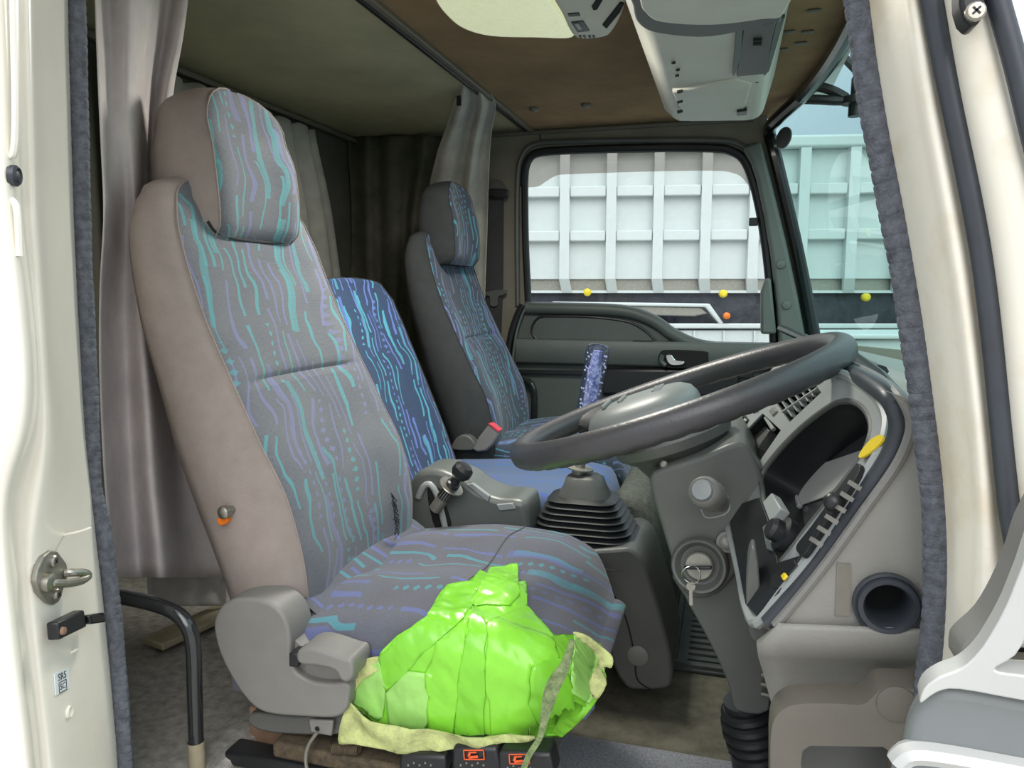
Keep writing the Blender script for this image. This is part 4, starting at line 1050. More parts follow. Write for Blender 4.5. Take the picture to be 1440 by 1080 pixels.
mb = MB(); mb.lathe([(.0285, .004), (.0285, -.003), (.027, -.005), (.0255, -.004), (.0245, -.007), (.0205, -.007), (.0185, -.003), (.018, .045), (0, .045)], dc - Y_ * .006, Y_, 36, False); du = mk('duct_ring', mb, M['seal2'], dash)
mb = MB(); mb.lathe([(.0185, .026), (0, .0265)], dc, Y_, 24, False); mk('duct_back', mb, M['hole'], du)
mb = MB(); mb.prism(px_poly([(1177, 792), (1196, 793), (1196, 866), (1174, 866)], YS - .0055), (0, .002, 0)); mk('faded_label', mb, M['fade'], dash)
# lower kick panel, dished
kr = [(876, .692), (884, .690), (905, .694), (920, .705), (940, .722), (985, .727), (1120, .727)]
kc = [[(1092, 1088), (1090, 1200)], ]
mb = MB(); lx = [1094, 1088, 1064, 1066, 1072, 1084, 1096]
for (y, Y), x in zip(kr, lx):
    for i in range(9): mb.v.append(P(x + (1318 - x) * i / 8, y + 9 * i / 8, Y))
for i in range(len(kr) - 1):
    for j in range(8): mb.f.append((i * 9 + j, i * 9 + j + 1, (i + 1) * 9 + j + 1, (i + 1) * 9 + j))
mk('kick_panel', mb, M['plastic_dash'], dash, solid=.006, ang=70)
mb = MB(); mb.box((.06, .735, -.0), (.60, .76, .40)); mk('kick_back', mb, M['plastic_dark'], dash)
mb = MB(); mb.prism(px_smooth([(1050, 862), (1052, 790), (1060, 770), (1066, 790), (1072, 856), (1088, 880), (1082, 890), (1060, 902)], .76, 3), (0, .03, 0)); mk('facia_foot', mb, M['plastic_dark'], dash, bevel=.006)
# brown grey grip at the foot of the opening
mb = MB(); mb.prism(px_poly([(1090, 1020), (1300, 1020), (1300, 1140), (1090, 1140)], .71), (0, .004, 0)); mk('lower_panel', mb, M['plastic_dark'], dash)
GO = [(1082, 1120), (1082, 1030), (1085, 1004), (1096, 986), (1120, 976), (1170, 975), (1206, 976), (1220, 968), (1232, 956), (1250, 953), (1300, 956), (1300, 1120)]
GI = [(1130, 1130), (1124, 1056), (1126, 1040), (1136, 1033), (1236, 1034), (1246, 1040), (1250, 1056), (1254, 1130)]
def rounded(pts, Y, n=3): return px_smooth(pts, Y, n)
mb = plate(px_poly(GO[:1], .672) + px_smooth(GO[1:-1], .672, 4, False) + px_poly(GO[-1:], .672), [px_poly(GI, .672)])
gh = thing('grab_rail', 'brown grey moulded grab handle at the foot of the front pillar', 'handle', P(1180, 1100, .68))
mk('grip', mb, M['plastic_warm'], gh, solid=.035, bevel=.009, seg=3)
mb = MB(); mb.lathe([(.0155, .002), (.0155, -.001), (.0145, -.0016), (0, -.0016)], P(1261, 990, .654), Y_, 24); mk('screw_cap', mb, M['plastic_warm'], gh)

# ================================================================== STEERING
sc = thing('steering_column', 'dark grey steering column shroud with ignition lock and stalk', 'steering column', (.03, 1.04, 0))
SH = [(913, 676), (930, 660), (985, 642), (1036, 622), (1056, 634), (1070, 664), (1080, 720), (1082, 744), (1066, 762), (1050, 778), (1042, 800), (1010, 836), (975, 842), (956, 824), (944, 786), (930, 740)]
mb = MB(); mb.prism(px_smooth(SH, .945, 3), (0, .20, 0)); mk('shroud', mb, M['plastic_dark'], sc, bevel=.022, seg=4)
LC = [(950, 800), (962, 838), (985, 880), (1008, 925), (1026, 968), (1036, 1000), (1082, 1000), (1078, 940), (1070, 890), (1056, 850), (1050, 800), (1056, 770)]
mb = MB(); mb.prism(px_smooth(LC, .965, 3), (0, .15, 0)); mk('lower_cover', mb, M['plastic_dark'], sc, bevel=.03, seg=4)
for i, (y, r) in enumerate(((995, .042), (1008, .046), (1022, .047), (1036, .045), (1050, .041))):
    c = P(1056 + i * 3, y, 1.04); mb = MB(); mb.tube([c + V((r * .8 * math.cos(q), r * math.sin(q), .012 * math.cos(q))) for q in [2 * math.pi * j / 24 for j in range(24)]], .0075, 8, closed=True); mk('boot_ring', mb, M['bellows'], sc)
mb = MB(); mb.tube([P(1054, 985, 1.04), P(1072, 1120, 1.04)], .036, 20); mk('boot_core', mb, M['bellows'], sc)
for y in (948, 961, 975):
    mb = MB(); mb.tube([P(1070, y, .955), P(1086, y + 4, .955)], .004, 8); mk('clip', mb, M['steel'], sc)
# ignition
ic = P(984, 795, .935); ax = V((-.12, -1, .15)).normalized()
mb = MB(); mb.lathe([(.0355, -.012), (.0355, .004), (.033, .009), (.030, .008), (.024, -.001), (.0175, -.003), (.0175, .004)], ic, ax, 32, False); lk = mk('lock_bowl', mb, M['plastic_dark'], sc)
mb = MB(); mb.lathe([(.0175, -.004), (.0175, .006), (.016, .008), (0, .008)], ic, ax, 28); mk('lock_barrel', mb, M['galv'], lk)
ky = thing('ignition_key', 'key in the ignition lock with a wire ring and hanging brass key', 'key', ic + ax * .01)
ku = Z_.cross(ax).normalized(); kv = ax.cross(ku); kdir = (ku * 1 + kv * -.1); 
if proj(ic + kdir * .02).x < proj(ic).x: kdir = -kdir
kdir = (kdir + V((0, 0, .25))).normalized()
mb = MB(); mb.bar(ic + ax * .014 - kdir * .017, ic + ax * .014 + kdir * .017, .009, .004, ax.cross(kdir)); mk('key_head', mb, M['black'], ky, bevel=.0015)
rc_ = P(972, 808, .905); mb = MB(); mb.tube([rc_ + V((.011 * math.cos(q), .003 * math.sin(2 * q), .011 * math.sin(q))) for q in [2 * math.pi * j / 28 for j in range(28)]], .0009, 6, closed=True); mk('key_ring', mb, M['chrome'], ky)
mb = MB(); a = rc_ + V((0, 0, -.009)); mb.lathe([(.0055, -.0008), (.0055, .0008)], a + V((0, 0, -.006)), Y_, 14); mb.bar(a + V((0, 0, -.01)), a + V((.001, 0, -.030)), .004, .0015, Y_); mk('spare_key', mb, M['steel'], ky)
mb = MB(); mb.lathe([(.0135, 0), (.0135, .002), (.010, .002), (.009, -.003), (0, -.003)], P(1023, 762, .936), -Y_, 20); sr = mk('screw_recess', mb, M['plastic'], sc)
mb = MB(); mb.lathe([(.006, 0), (.006, .002), (0, .0025)], P(1023, 761, .937), -Y_, 14); mk('screw', mb, M['galv'], sr)
# stalk with push knob
b0, b1 = P(1012, 706, .945), P(988, 690, .855); ax2 = (b1 - b0).normalized(); L2 = (b1 - b0).length
mb = MB(); mb.lathe([(.012, -.02), (.012, L2 * .35), (.017, L2 * .4), (.0185, L2 * .5), (.0185, L2 * .9), (.0165, L2 * .97), (.0145, L2), (.0135, L2 * .99)], b0, ax2, 28); stk = mk('stalk', mb, M['plastic'], sc)
mb = MB(); mb.lathe([(.0125, L2 * .9), (.0125, L2 * 1.02), (.011, L2 * 1.06), (0, L2 * 1.07)], b0, ax2, 24); mk('push_button', mb, M['fender'], stk)
mb = MB(); mb.prism(px_poly([(1008, 684), (1013, 682), (1016, 700), (1012, 706)], .91), (0, .012, 0)); mk('stalk_tab', mb, M['plastic_light'], stk, bevel=.001)
pl_ = px_smooth([(986, 716), (992, 727), (1006, 727), (1022, 721), (1026, 710), (1020, 692), (1010, 686)], .9455, 4, False)
mb = MB(); mb.tube(pl_, .0012, 6); mk('stalk_plate', mb, M['plastic_light'], sc)

sw_ = thing('steering_wheel', 'large black steering wheel seen from the side, tilted over the driver cushion', 'steering wheel', (-.07, YD, .63))
WC = V((-.0695, YD, .634)); al = math.atan2(.168, .451); WU = V((math.cos(al), 0, math.sin(al))); WA = V((-math.sin(al), 0, math.cos(al))); WR = .2225
pth = []; rad = []
for i in range(144):
    q = 2 * math.pi * i / 144; pth.append(WC + WU * WR * math.cos(q) + Y_ * WR * math.sin(q))
mb = MB(); rings = []
for i, p in enumerate(pth):
    q = 2 * math.pi * i / 144; rd = WU * math.cos(q) + Y_ * math.sin(q); gr = .0012 * max(0, math.cos(i * 2 * math.pi / 3))
    rings.append([p + (rd * math.cos(t) + WA * math.sin(t)) * (.0172 + (.0016 - gr if math.sin(t) < -.4 else 0)) for t in [2 * math.pi * k / 20 for k in range(20)]])
rings.append(rings[0]); mb.loft(rings, True, False); mk('rim', mb, M['leather'], sw_)
hc = WC - WU * .045 - WA * .012
hub = [];
for s_, h in ((1.0, -.022), (1.03, -.005), (1.0, .012), (.93, .022), (.78, .029), (.45, .033)):
    hub.append([hc + WU * (.078 * s_ * (abs(math.cos(q)) ** .75) * (1 if math.cos(q) > 0 else -1)) + Y_ * (.088 * s_ * (abs(math.sin(q)) ** .75) * (1 if math.sin(q) > 0 else -1)) + WA * h for q in [2 * math.pi * k / 36 for k in range(36)]])
mb = MB(); mb.loft(hub); hb = mk('hub_pad', mb, M['hub'], sw_, ang=50)
for s_ in (-.012, .012):
    mb = MB(); mb.bar(hc + WU * (s_ - .035) + WA * .034 - Y_ * .03, hc + WU * (s_ - .035) + WA * .034 + Y_ * .03, .006, .006, WA); mk('horn_rib', mb, M['hub'], hb, bevel=.002)
mk('emblem', text_mb('ISUZU', .020, (hc + WU * .028 + WA * .0335, -Y_, WU), .0015), M['plastic_light'], hb, recalc=False, smooth=False)
for q in (132, 228):
    q = math.radians(q); rd = WU * math.cos(q) + Y_ * math.sin(q); td = WA.cross(rd)
    a, b = hc + (WU * math.cos(q) * .05 + Y_ * math.sin(q) * .05), WC + rd * (WR - .004)
    mb = MB(); rr_ = []
    for k in range(9):
        t = k / 8; c = a.lerp(b, t) - WA * .010 * math.sin(math.pi * t); wd = .026 + .016 * abs(t - .45) ** 1.5 * 4 * (1 if t > .45 else .6); hh = .0125
        rr_.append([c + td * wd * math.cos(z) + WA * hh * math.sin(z) for z in [2 * math.pi * m_ / 14 for m_ in range(14)]])
    mb.loft(rr_); mk('spoke', mb, M['leather'], sw_, ang=60)
mb = MB(); mb.lathe([(.030, -.005), (.075, -.025), (.084, -.045), (.080, -.058), (.060, -.072), (.045, -.10)], WC - WU * .02, WA, 36); mk('wheel_boss', mb, M['plastic_dark'], sw_)
mb = MB(); mb.lathe([(.005, 0), (.005, .008), (.003, .010), (0, .010)], P(934, 652, .965), -Y_, 12); mk('boss_screw', mb, M['galv'], sw_)

# ================================================================== GEAR LEVER, HAND BRAKE, TUNNEL
tn = thing('engine_tunnel', 'dark plastic tunnel cover with felt side rising between the seats', 'tunnel cover', (-.35, 1.5, 0))
TC = px_smooth([(884, 770), (903, 786), (922, 840), (938, 896), (945, 930), (944, 962), (930, 970), (900, 971), (880, 966), (862, 936), (850, 890)], 1.31, 3, False) 
TC += [V((-.345, 1.31, .005)), V((-.345, 1.31, .262)), P(760, 780, 1.31)]
mb = MB(); mb.prism(TC, (0, .21, 0)); mk('plastic_cover', mb, M['plastic_dark'], tn, bevel=.02, seg=3)
TF = [P(893, 694, 1.5), P(912, 712, 1.5), P(926, 752, 1.5), P(936, 810, 1.5), P(942, 900, 1.5), V((-.11, 1.5, 0)), V((-.215, 1.5, 0)), V((-.225, 1.5, .36))]
mb = MB(); mb.prism(TF, (0, .33, 0)); mk('felt_cover', mb, M['fuzzy'], tn, bevel=.03, seg=3)
mb = MB(); mb.lathe([(.019, .001), (.019, -.002), (.017, -.003), (0, -.003)], P(897, 922, 1.308), Y_, 20); mk('access_cap', mb, M['plastic'], tn)
mb = MB(); mb.tube(px_smooth([(864, 838), (880, 870), (892, 920), (896, 955), (915, 970)], 1.309, 6, False), .0016, 6); mk('joint_line', mb, M['black'], tn)
gl = thing('gear_lever', 'gear lever with ribbed rubber gaiter and a clear bubble filled knob', 'gear lever', (-.255, 1.40, .29))
def rr_ring(c, hx, hy, r):
    return rrect(c, X_, Y_, hx * 2, hy * 2, r, 5)
rings = []; n_ = 11
for i in range(n_ * 2 + 1):
    t = i / (n_ * 2); z = .272 + .118 * t; hx = .118 - .06 * t ** 1.1 + (.006 if i % 2 else -.004); hy = .088 - .04 * t ** 1.2 + (.006 if i % 2 else -.004)
    rings.append(rr_ring(V((-.255 - .006 * t, 1.40, z)), hx, hy, min(hx, hy) * .55))
mb = MB(); mb.loft(rings); mk('gaiter', mb, M['bellows'], gl, ang=80)
rings = [rr_ring(V((-.259, 1.40, z)), hx, hy, hx * .6) for z, hx, hy in ((.388, .050, .042), (.396, .048, .040), (.410, .040, .034), (.424, .036, .030), (.430, .026, .022))]
mb = MB(); mb.loft(rings); mk('gaiter_top', mb, M['plastic_dark'], gl, ang=60)
g0, g1 = V((-.272, 1.40, .425)), V((-.236, 1.40, .683)); ga = (g1 - g0).normalized(); gL = (g1 - g0).length
mb = MB(); mb.lathe([(.014, 0), (.014, .014), (.027, .015), (.027, .018), (.010, .019), (.010, .034), (.0065, .040), (.0065, gL * .4)], g0, ga, 18); mk('shaft', mb, M['galv'], gl)
mb = MB(); mb.lathe([(.013, gL * .33), (.017, gL * .36), (.017, gL * .47), (.020, gL * .48)], g0, ga, 18); mk('knob_base', mb, M['black'], gl)
kb = [(.0225, gL * .48), (.0225, gL * .93), (.020, gL * .985), (.012, gL), (0, gL * 1.002)]
mb = MB(); mb.lathe(kb, g0, ga, 24); kn = mk('crystal_knob', mb, M['crystal'], gl)
mb = MB(); mb.lathe([(.0125, gL * .49), (.0135, gL * .8), (.008, gL * .95), (0, gL * .955)], g0, ga, 16); mk('coloured_core', mb, M['crystal_core'], kn)
mb = MB(); rnd = random.Random(8)
for k in range(90):
    q = rnd.uniform(0, 6.28); h = gL * rnd.uniform(.5, .95); r = rnd.uniform(.014, .0195); u = ga.orthogonal().normalized(); b = ga.cross(u)
    mb.ball(g0 + ga * h + (u * math.cos(q) + b * math.sin(q)) * r, rnd.uniform(.0010, .0026), 6)
stuff(mk('bubbles', mb, M['bubble'], kn))
hb_ = thing('hand_brake', 'grey hand brake console with a black knobbed lever beside the middle seat', 'hand brake', (-.48, 1.34, .16))
HB = px_smooth([(560, 748), (562, 706), (576, 678), (590, 662), (614, 660), (636, 668), (656, 678), (672, 690), (700, 701), (728, 703), (740, 712), (744, 745)], 1.29, 3, False) + [V((-.36, 1.29, .17)), V((-.63, 1.29, .17))]
mb = MB(); mb.prism(HB, (0, .105, 0)); mk('console', mb, M['brake'], hb_, bevel=.012, seg=3)
mb = MB(); mb.prism(px_smooth([(600, 690), (615, 686), (622, 700), (634, 742), (612, 744)], 1.286, 4), (0, .02, 0)); mk('lever_slot', mb, M['hole'], hb_, bevel=.003)
mb = MB(); mb.tube(px_smooth([(588, 700), (596, 684), (606, 682), (616, 700), (626, 742)], 1.284, 6, False), .006, 8); mk('slot_rim', mb, M['plastic_light'], hb_)
a, b = P(612, 716, 1.26), P(652, 660, 1.25); t = (b - a).normalized(); L_ = (b - a).length
mb = MB(); mb.lathe([(.012, 0), (.012, L_ * .3), (.013, L_ * .31), (.013, L_ * .58), (.007, L_ * .6)], a, t, 16); mk('lever', mb, M['galv'], hb_)
mb = MB(); mb.lathe([(.013, L_ * .3), (.013, L_ * .66), (.009, L_ * .68), (.009, L_ * .78), (.014, L_ * .82), (.0195, L_ * .92), (.0185, L_ * 1.02), (.012, L_ * 1.08), (0, L_ * 1.09)], a, t, 18); mk('knob', mb, M['black'], hb_)
mb = MB(); mb.lathe([(.024, L_ * .56), (.025, L_ * .575), (.024, L_ * .59)], a, t, 20); mk('collar', mb, M['steel'], hb_)
def onz(pts, z, d, m, name, par, bev=.001):
    mb = MB(); mb.prism([PZ(x, y, z) for x, y in pts], (0, 0, d)); return mk(name, mb, m, par, bevel=bev)
mb = MB(); mb.prism(px_poly([(656, 682), (664, 680), (688, 698), (686, 706)], 1.284), (0, .01, 0)); mk('label_plate', mb, M['plastic_light'], hb_, bevel=.001)
mb = MB(); mb.prism(px_poly([(698, 710), (720, 708), (724, 716), (702, 718)], 1.284), (0, .01, 0)); mk('switch', mb, M['plastic_light'], hb_, bevel=.001)

# ================================================================== FAR DOOR PANEL
dr = sroot('door_1', (-.3, 2.38, .1))
DP = px_poly([(722, 640), (718, 560), (716, 505), (722, 466), (728, 440), (736, 429)], 2.37) + px_smooth([(760, 428), (860, 430), (896, 435), (926, 448), (950, 467), (985, 481), (1040, 488), (1100, 492)], 2.37, 4, False) + [V((.17, 2.37, .02)), V((-.64, 2.37, .02))]
mb = MB(); mb.prism(DP, (0, .045, 0)); mk('door_panel', mb, M['plastic_door'], dr, bevel=.008)
mb = MB(); mb.tube(px_smooth([(740, 433), (800, 434), (860, 436), (893, 441), (922, 453), (948, 471), (984, 486), (1040, 492), (1090, 495)], 2.365, 6, False), .020, 12); mk('sill_roll', mb, M['plastic_door'], dr)
arm = [V((0, 2.37, 0)), ]
sec = [(0, .012), (-.028, .010), (-.034, 0), (-.034, -.060), (-.028, -.068), (0, -.072)]
zt_ = P(800, 483, 2.33).z
rings = [[V((x, 2.372 + dy, zt_ + dz)) for dy, dz in sec] for x in [P(724 + (1090 - 724) * k / 12, 483, 2.33).x for k in range(13)]]
mb = MB(); mb.loft(rings); mk('arm_rest', mb, M['plastic_door'], dr, ang=50)
RC2 = [(752, 474), (748, 462), (758, 447), (780, 445), (830, 446), (880, 452), (905, 464), (918, 476), (916, 481), (830, 480), (764, 478)]
mb = MB(); mb.tube(px_smooth(RC2, 2.366, 5), .0045, 8, closed=True); mk('recess_edge', mb, M['black'], dr)
mb = plate(px_smooth(RC2, 2.3665, 4)); mk('recess_face', mb, M['plastic_door'], dr, smooth=False, solid=.004)
mb = MB(); mb.prism(px_smooth([(928, 496), (940, 492), (990, 494), (996, 500), (990, 516), (940, 518), (926, 510)], 2.334, 4), (0, .03, 0)); mk('handle_recess', mb, M['hole'], dr, bevel=.004)
mb = MB(); mb.tube(px_smooth([(932, 499), (930, 508), (936, 514)], 2.33, 4, False), .008, 8); mk('handle_bezel', mb, M['plastic_door'], dr)
mb = MB(); mb.prism(px_smooth([(936, 500), (944, 499), (950, 506), (962, 508), (960, 513), (942, 513)], 2.325, 3), (0, .012, 0)); mk('door_handle', mb, M['chrome'], dr, bevel=.002)
mb = MB(); mb.bar(P(722, 522, 2.355), P(1060, 528, 2.355), .012, .012, Y_); mk('trim_step', mb, M['black'], dr)
mb = MB(); mb.prism(px_poly([(845, 518), (1040, 518), (1040, 560), (845, 556)], 2.345), (0, .03, 0)); mk('door_pocket', mb, M['black'], dr, bevel=.01)
mb = MB(); mb.tube(px_smooth([(722, 531), (738, 534), (748, 542), (751, 560), (750, 620)], 2.34, 6, False), .011, 10); mk('pull_rail', mb, M['tube_black'], dr)
mb = MB(); mb.tube(px_smooth([(735, 429), (727, 445), (718, 475), (713, 520), (716, 590), (720, 640)], 2.36, 6, False), .012, 8); mk('door_rubber', mb, M['black'], dr)
mb = MB(); mb.tube(px_smooth([(742, 428), (733, 446), (725, 475), (721, 520), (722, 590)], 2.35, 6, False), .004, 8); mk('door_edge', mb, M['pillar'], dr)
mb = MB(); mb.bar(P(890, 479.5, 2.345), P(918, 480.5, 2.345), .006, .004, Y_); mk('latch_slot', mb, M['black'], dr)
# low trim at the passenger footwell
pf = struct(mk('trim_7', MB().prism(px_smooth([(850, 650), (900, 655), (960, 690), (972, 720), (960, 760), (900, 720), (860, 700)], 2.25, 4), (0, .1, 0)), M['plastic_door'], bevel=.01), 'dark footwell trim below the passenger door')
for o_ in (0, 14):
    mb = MB(); mb.tube(px_smooth([(862, 660 + o_), (900, 672 + o_), (935, 695 + o_), (968, 726 + o_)], 2.24, 6, False), .006, 8); mk('edge_strip', mb, M['pillar'], pf)

# ================================================================== SEAT BELT ON THE FAR PILLAR
sb = thing('seat_belt', 'dark seat belt hanging on the far rear pillar with its guide', 'seat belt', P(694, 600, 2.38))
mb = MB(); mb.prism(px_poly([(684, 262), (708, 266), (707, 400), (704, 480), (706, 600), (690, 600), (688, 480), (683, 400)], 2.395), (0, .004, 0)); mk('webbing', mb, M['belt'], sb)
mb = MB(); mb.prism(px_smooth([(688, 268), (688, 258), (694, 253), (701, 253), (706, 260), (708, 268)], 2.37, 3), (0, .03, 0)); mk('guide_cover', mb, M['plastic_dark'], sb, bevel=.006)
mb = MB(); mb.prism(px_smooth([(684, 266), (712, 266), (714, 272), (710, 278), (686, 276)], 2.362, 3), (0, .012, 0)); mk('guide', mb, M['black'], sb, bevel=.003)
mb = MB(); mb.prism(px_smooth([(680, 411), (710, 407), (710, 414), (700, 418), (699, 430), (689, 430), (688, 417), (681, 416)], 2.385, 3), (0, .008, 0)); mk('latch_tongue', mb, M['plastic_dark'], sb, bevel=.002)

# ================================================================== CEILING FITTINGS
ZD = 1.252
dl = thing('dome_lamp', 'pale frosted ceiling lamp with grey switch housing', 'ceiling lamp', (-.4, 1.42, ZC))
def zsm(pts, z, n=4): return [PZ(q.x, q.y, z) for q in cr_path([V((a, b, 0)) for a, b in pts], n, True)]
LN = [(600, -40), (612, 2), (630, 26), (652, 42), (690, 52), (750, 54), (808, 53), (790, 25), (770, -10), (762, -60), (660, -70)]
mb = MB(); mb.prism(zsm(LN, ZD), (0, 0, .046)); ln = mk('lens', mb, M['lens'], dl, bevel=.014, seg=4)
HS = [(768, -20), (790, 22), (809, 54), (850, 53), (864, 42), (876, 18), (880, -4), (874, -50), (770, -60)]
mb = MB(); mb.prism(zsm(HS, ZD - .002), (0, 0, .048)); hs = mk('switch_housing', mb, M['overhead'], dl, bevel=.008, seg=3)
def zb(pts, z, d, m, name, par, bev=.001):
    mb = MB(); mb.prism([PZ(a, b, z) for a, b in pts], (0, 0, d)); return mk(name, mb, m, par, bevel=bev)
zb([(803, 32), (820, 30), (829, 44), (812, 46)], ZD - .004, .004, M['black'], 'rocker_switch', hs)
zb([(808, 35), (814, 34.5), (819, 42), (813, 42.5)], ZD - .006, .003, M['plastic_light'], 'rocker_key', hs)
zb([(798, 20), (814, 19), (816, 23), (800, 24)], ZD - .004, .003, M['black'], 'marker_slot', hs)
for a in (814, 820, 827, 833): zb([(a, 51), (a + 3, 51), (a + 4, 54), (a + 1, 54)], ZD - .004, .003, M['black'], 'vent_slot', hs, 0)
zb([(832, 10), (850, -16), (856, -14), (840, 14), (834, 15)], ZD - .004, .003, M['hole'], 'grille_slot', hs)
zb([(847, 36), (872, 4), (878, 6), (872, 18), (853, 41)], ZD - .004, .003, M['hole'], 'grille_slot', hs)
la = bpy.data.lights.new('dome_light', 'AREA'); la.shape = 'RECTANGLE'; la.size = .20; la.size_y = .26; la.energy = 4.5; la.color = (1, .97, .88); la.cycles.use_multiple_importance_sampling = False
lo2 = bpy.data.objects.new('dome_light', la); COL.objects.link(lo2); lo2.location = (-.42, 1.40, ZD - .012)
oc = thing('overhead_console', 'grey overhead storage console above the windscreen with pocket and flap', 'console', (-.05, 1.45, ZC))
pr_ = [V((-.185, 0, ZC)), V((-.170, 0, 1.225)), V((-.140, 0, 1.196)), V((.040, 0, 1.188)), V((.058, 0, 1.20)), V((.085, 0, ZC))]
mb = MB(); mb.prism([p + V((0, .70, 0)) for p in pr_], (0, 1.24, 0)); mk('shell', mb, M['overhead'], oc, bevel=.014, seg=3)
pr2 = [V((-.155, 0, ZC)), V((-.142, 0, 1.225)), V((-.118, 0, 1.205)), V((.030, 0, 1.198)), V((.046, 0, 1.21)), V((.055, 0, ZC))]
mb = MB(); mb.prism([p + V((0, 1.62, 0)) for p in pr2], (0, .37, 0)); mk('end_cover', mb, M['overhead'], oc, bevel=.012, seg=3)
zb([(945, 131), (1036, 113), (1058, 118), (1046, 158), (960, 160)], 1.186, .02, M['overhead'], 'cover_plate', oc, .004)
fl_ = [(896, -60), (900, 2), (908, 20), (930, 32), (1000, 36), (1070, 28), (1104, 18), (1112, -60)]
mb = MB(); mb.prism(zsm(fl_, 1.165), (0, 0, .022)); mk('flap', mb, M['overhead'], oc, bevel=.008, seg=3)
mb = MB(); mb.prism(zsm([(888, -60), (890, 10), (900, 36), (930, 48), (1000, 52), (1080, 34), (1100, 24), (1106, -60)], 1.180), (0, 0, .014)); mk('flap_frame', mb, M['overhead_dark'], oc, bevel=.005)
zb([(1035, 42), (1044, 40), (1042, 80), (1032, 109), (1030, 105)], 1.184, .008, M['pillar'], 'pocket_lip', oc)
zb([(1046, 40), (1090, 32), (1076, 104), (1036, 108)], 1.186, .006, M['overhead_dark'], 'pocket_face', oc)
for y in (57, 62): zb([(1059, y), (1071, y - .5), (1071, y + 2), (1059, y + 2.5)], 1.182, .006, M['hole'], 'pocket_slot', oc, 0)
zb([(1092, 30), (1104, 24), (1082, 100), (1074, 108)], 1.187, .006, M['pillar'], 'edge_band', oc)
for a, b in ((947, 87), (952, 105), (1064, 114), (953, 97)):
    mb = MB(); mb.lathe([(.004, 0), (.004, -.003), (0, -.004)], PZ(a, b, 1.192), Z_, 10); mk('peg', mb, M['hole'], oc)
for y in (130, 144, 158): zb([(952, y), (960, y - 2), (960, y), (953, y + 2)], 1.184, .004, M['hole'], 'hinge_mark', oc, 0)
zb([(1036, 158), (1050, 156), (1050, 162), (1036, 163)], 1.180, .008, M['black'], 'catch', oc)

# ================================================================== CURTAINS
def curtain(name, rows, Yf, folds, amp, m, label, nu=60, nv=40, ph=0.0, thick=.0015, base=None):
    """rows: (py, px left, px right); Yf(u, t) depth; folds across"""
    tab = [(y, a, b) for y, a, b in rows]; y0, y1 = rows[0][0], rows[-1][0]
    def fn(u, v):
        y = y0 + (y1 - y0) * v; a, b = interp(tab, y); px = a + (b - a) * u
        k = u + .03 * math.sin(v * 5 + u * 6)
        dy = amp * (math.sin(k * folds * 2 * math.pi + ph) + .22 * math.sin(k * folds * 3.4 * math.pi + 1 + v * 2)) + amp * .5 * noise.noise(V((u * 4, v * 5, ph)))
        return P(px, y, Yf(u, v) + dy)
    mb = MB(); mb.grid(fn, nu, nv); return tag(mk(name, mb, m, solid=thick, ang=80), label, 'curtain')
curtain('curtain', [(-60, 132, 268), (0, 134, 264), (60, 136, 256), (110, 138, 246), (200, 142, 236), (300, 146, 240), (400, 141, 262), (500, 140, 282), (600, 143, 300), (700, 149, 315), (812, 160, 330)],
        lambda u, v: .80 + .27 * u, 1.7, .030, M['curtain'], 'long grey violet curtain gathered beside the driver seat at the rear pillar')
curtain('curtain', [(806, 208, 318), (830, 208, 318), (852, 210, 318)], lambda u, v: 1.02 + .12 * u, 1.3, .012, M['sheet'], 'pale lining cloth showing below the grey violet curtain', 20, 8)
def curtain_x(name, rows, X, folds, amp, m, label, ph=0):
    tab = [(y, a, b) for y, a, b in rows]
    mb = MB()
    def fn(u, v):
        # v 0 at the rail; rows in (z, y near, y far)
        z = rows[0][0] + (rows[-1][0] - rows[0][0]) * v; a, b = interp([(-r[0], r[1], r[2]) for r in rows], -z)
        return V((X + amp * math.sin(u * folds * 2 * math.pi + ph) + amp * .6 * noise.noise(V((u * 6, v * 3, ph))), a + (b - a) * u, z - .010 * abs(math.sin(u * 9 * math.pi)) * (1 - v)))
    mb.grid(fn, 80, 24); return tag(mk(name, mb, m, solid=.0015, ang=80), label, 'curtain')
ya = PXX(440, 172, -1.24).y; yb = PXX(482, 395, -1.24).y
curtain_x('curtain', [(1.275, 1.30, ya), (1.0, 1.30, ya + (yb - ya) * .6), (.75, 1.30, yb), (.30, 1.30, yb + .05)], -1.235, 9, .012, M['curtain_pale'], 'pale grey curtain along the rear wall behind the driver headrest')
curtain('curtain', [(191, 489, 640), (300, 494, 620), (420, 492, 620), (620, 490, 620)], lambda u, v: 2.37, 4, .014, M['curtain_dark'], 'dark camouflage curtain in the far rear corner')
curtain('curtain', [(100, 650, 668), (125, 645, 687), (148, 637, 697), (180, 627, 692), (210, 616, 689), (255, 605, 687), (330, 600, 685), (420, 608, 682), (520, 615, 682)], lambda u, v: 1.80 + .50 * min(1, v * 2.1) ** .8 + .03 * u, 2.3, .022, M['curtain_pale'], 'pale grey curtain bunched on its rail at the far rear pillar', 64, 50, 1.2)
mb = MB(); mb.box(P(642, 142, 1.915) + V((0, 0, -.012)), P(647, 142, 1.915) + V((.002, .004, .014))); tag(mk('curtain_tag', mb, M['black']), 'small black tag sewn on the edge of the bunched curtain', 'tag')
mb = MB(); mb.bar((XB + .03, .9, 1.292), (XB + .03, 2.38, 1.292), .018, .014); tag(mk('curtain_rail', mb, M['plastic_warm'], bevel=.003), 'narrow curtain rail along the top of the rear wall', 'rail')

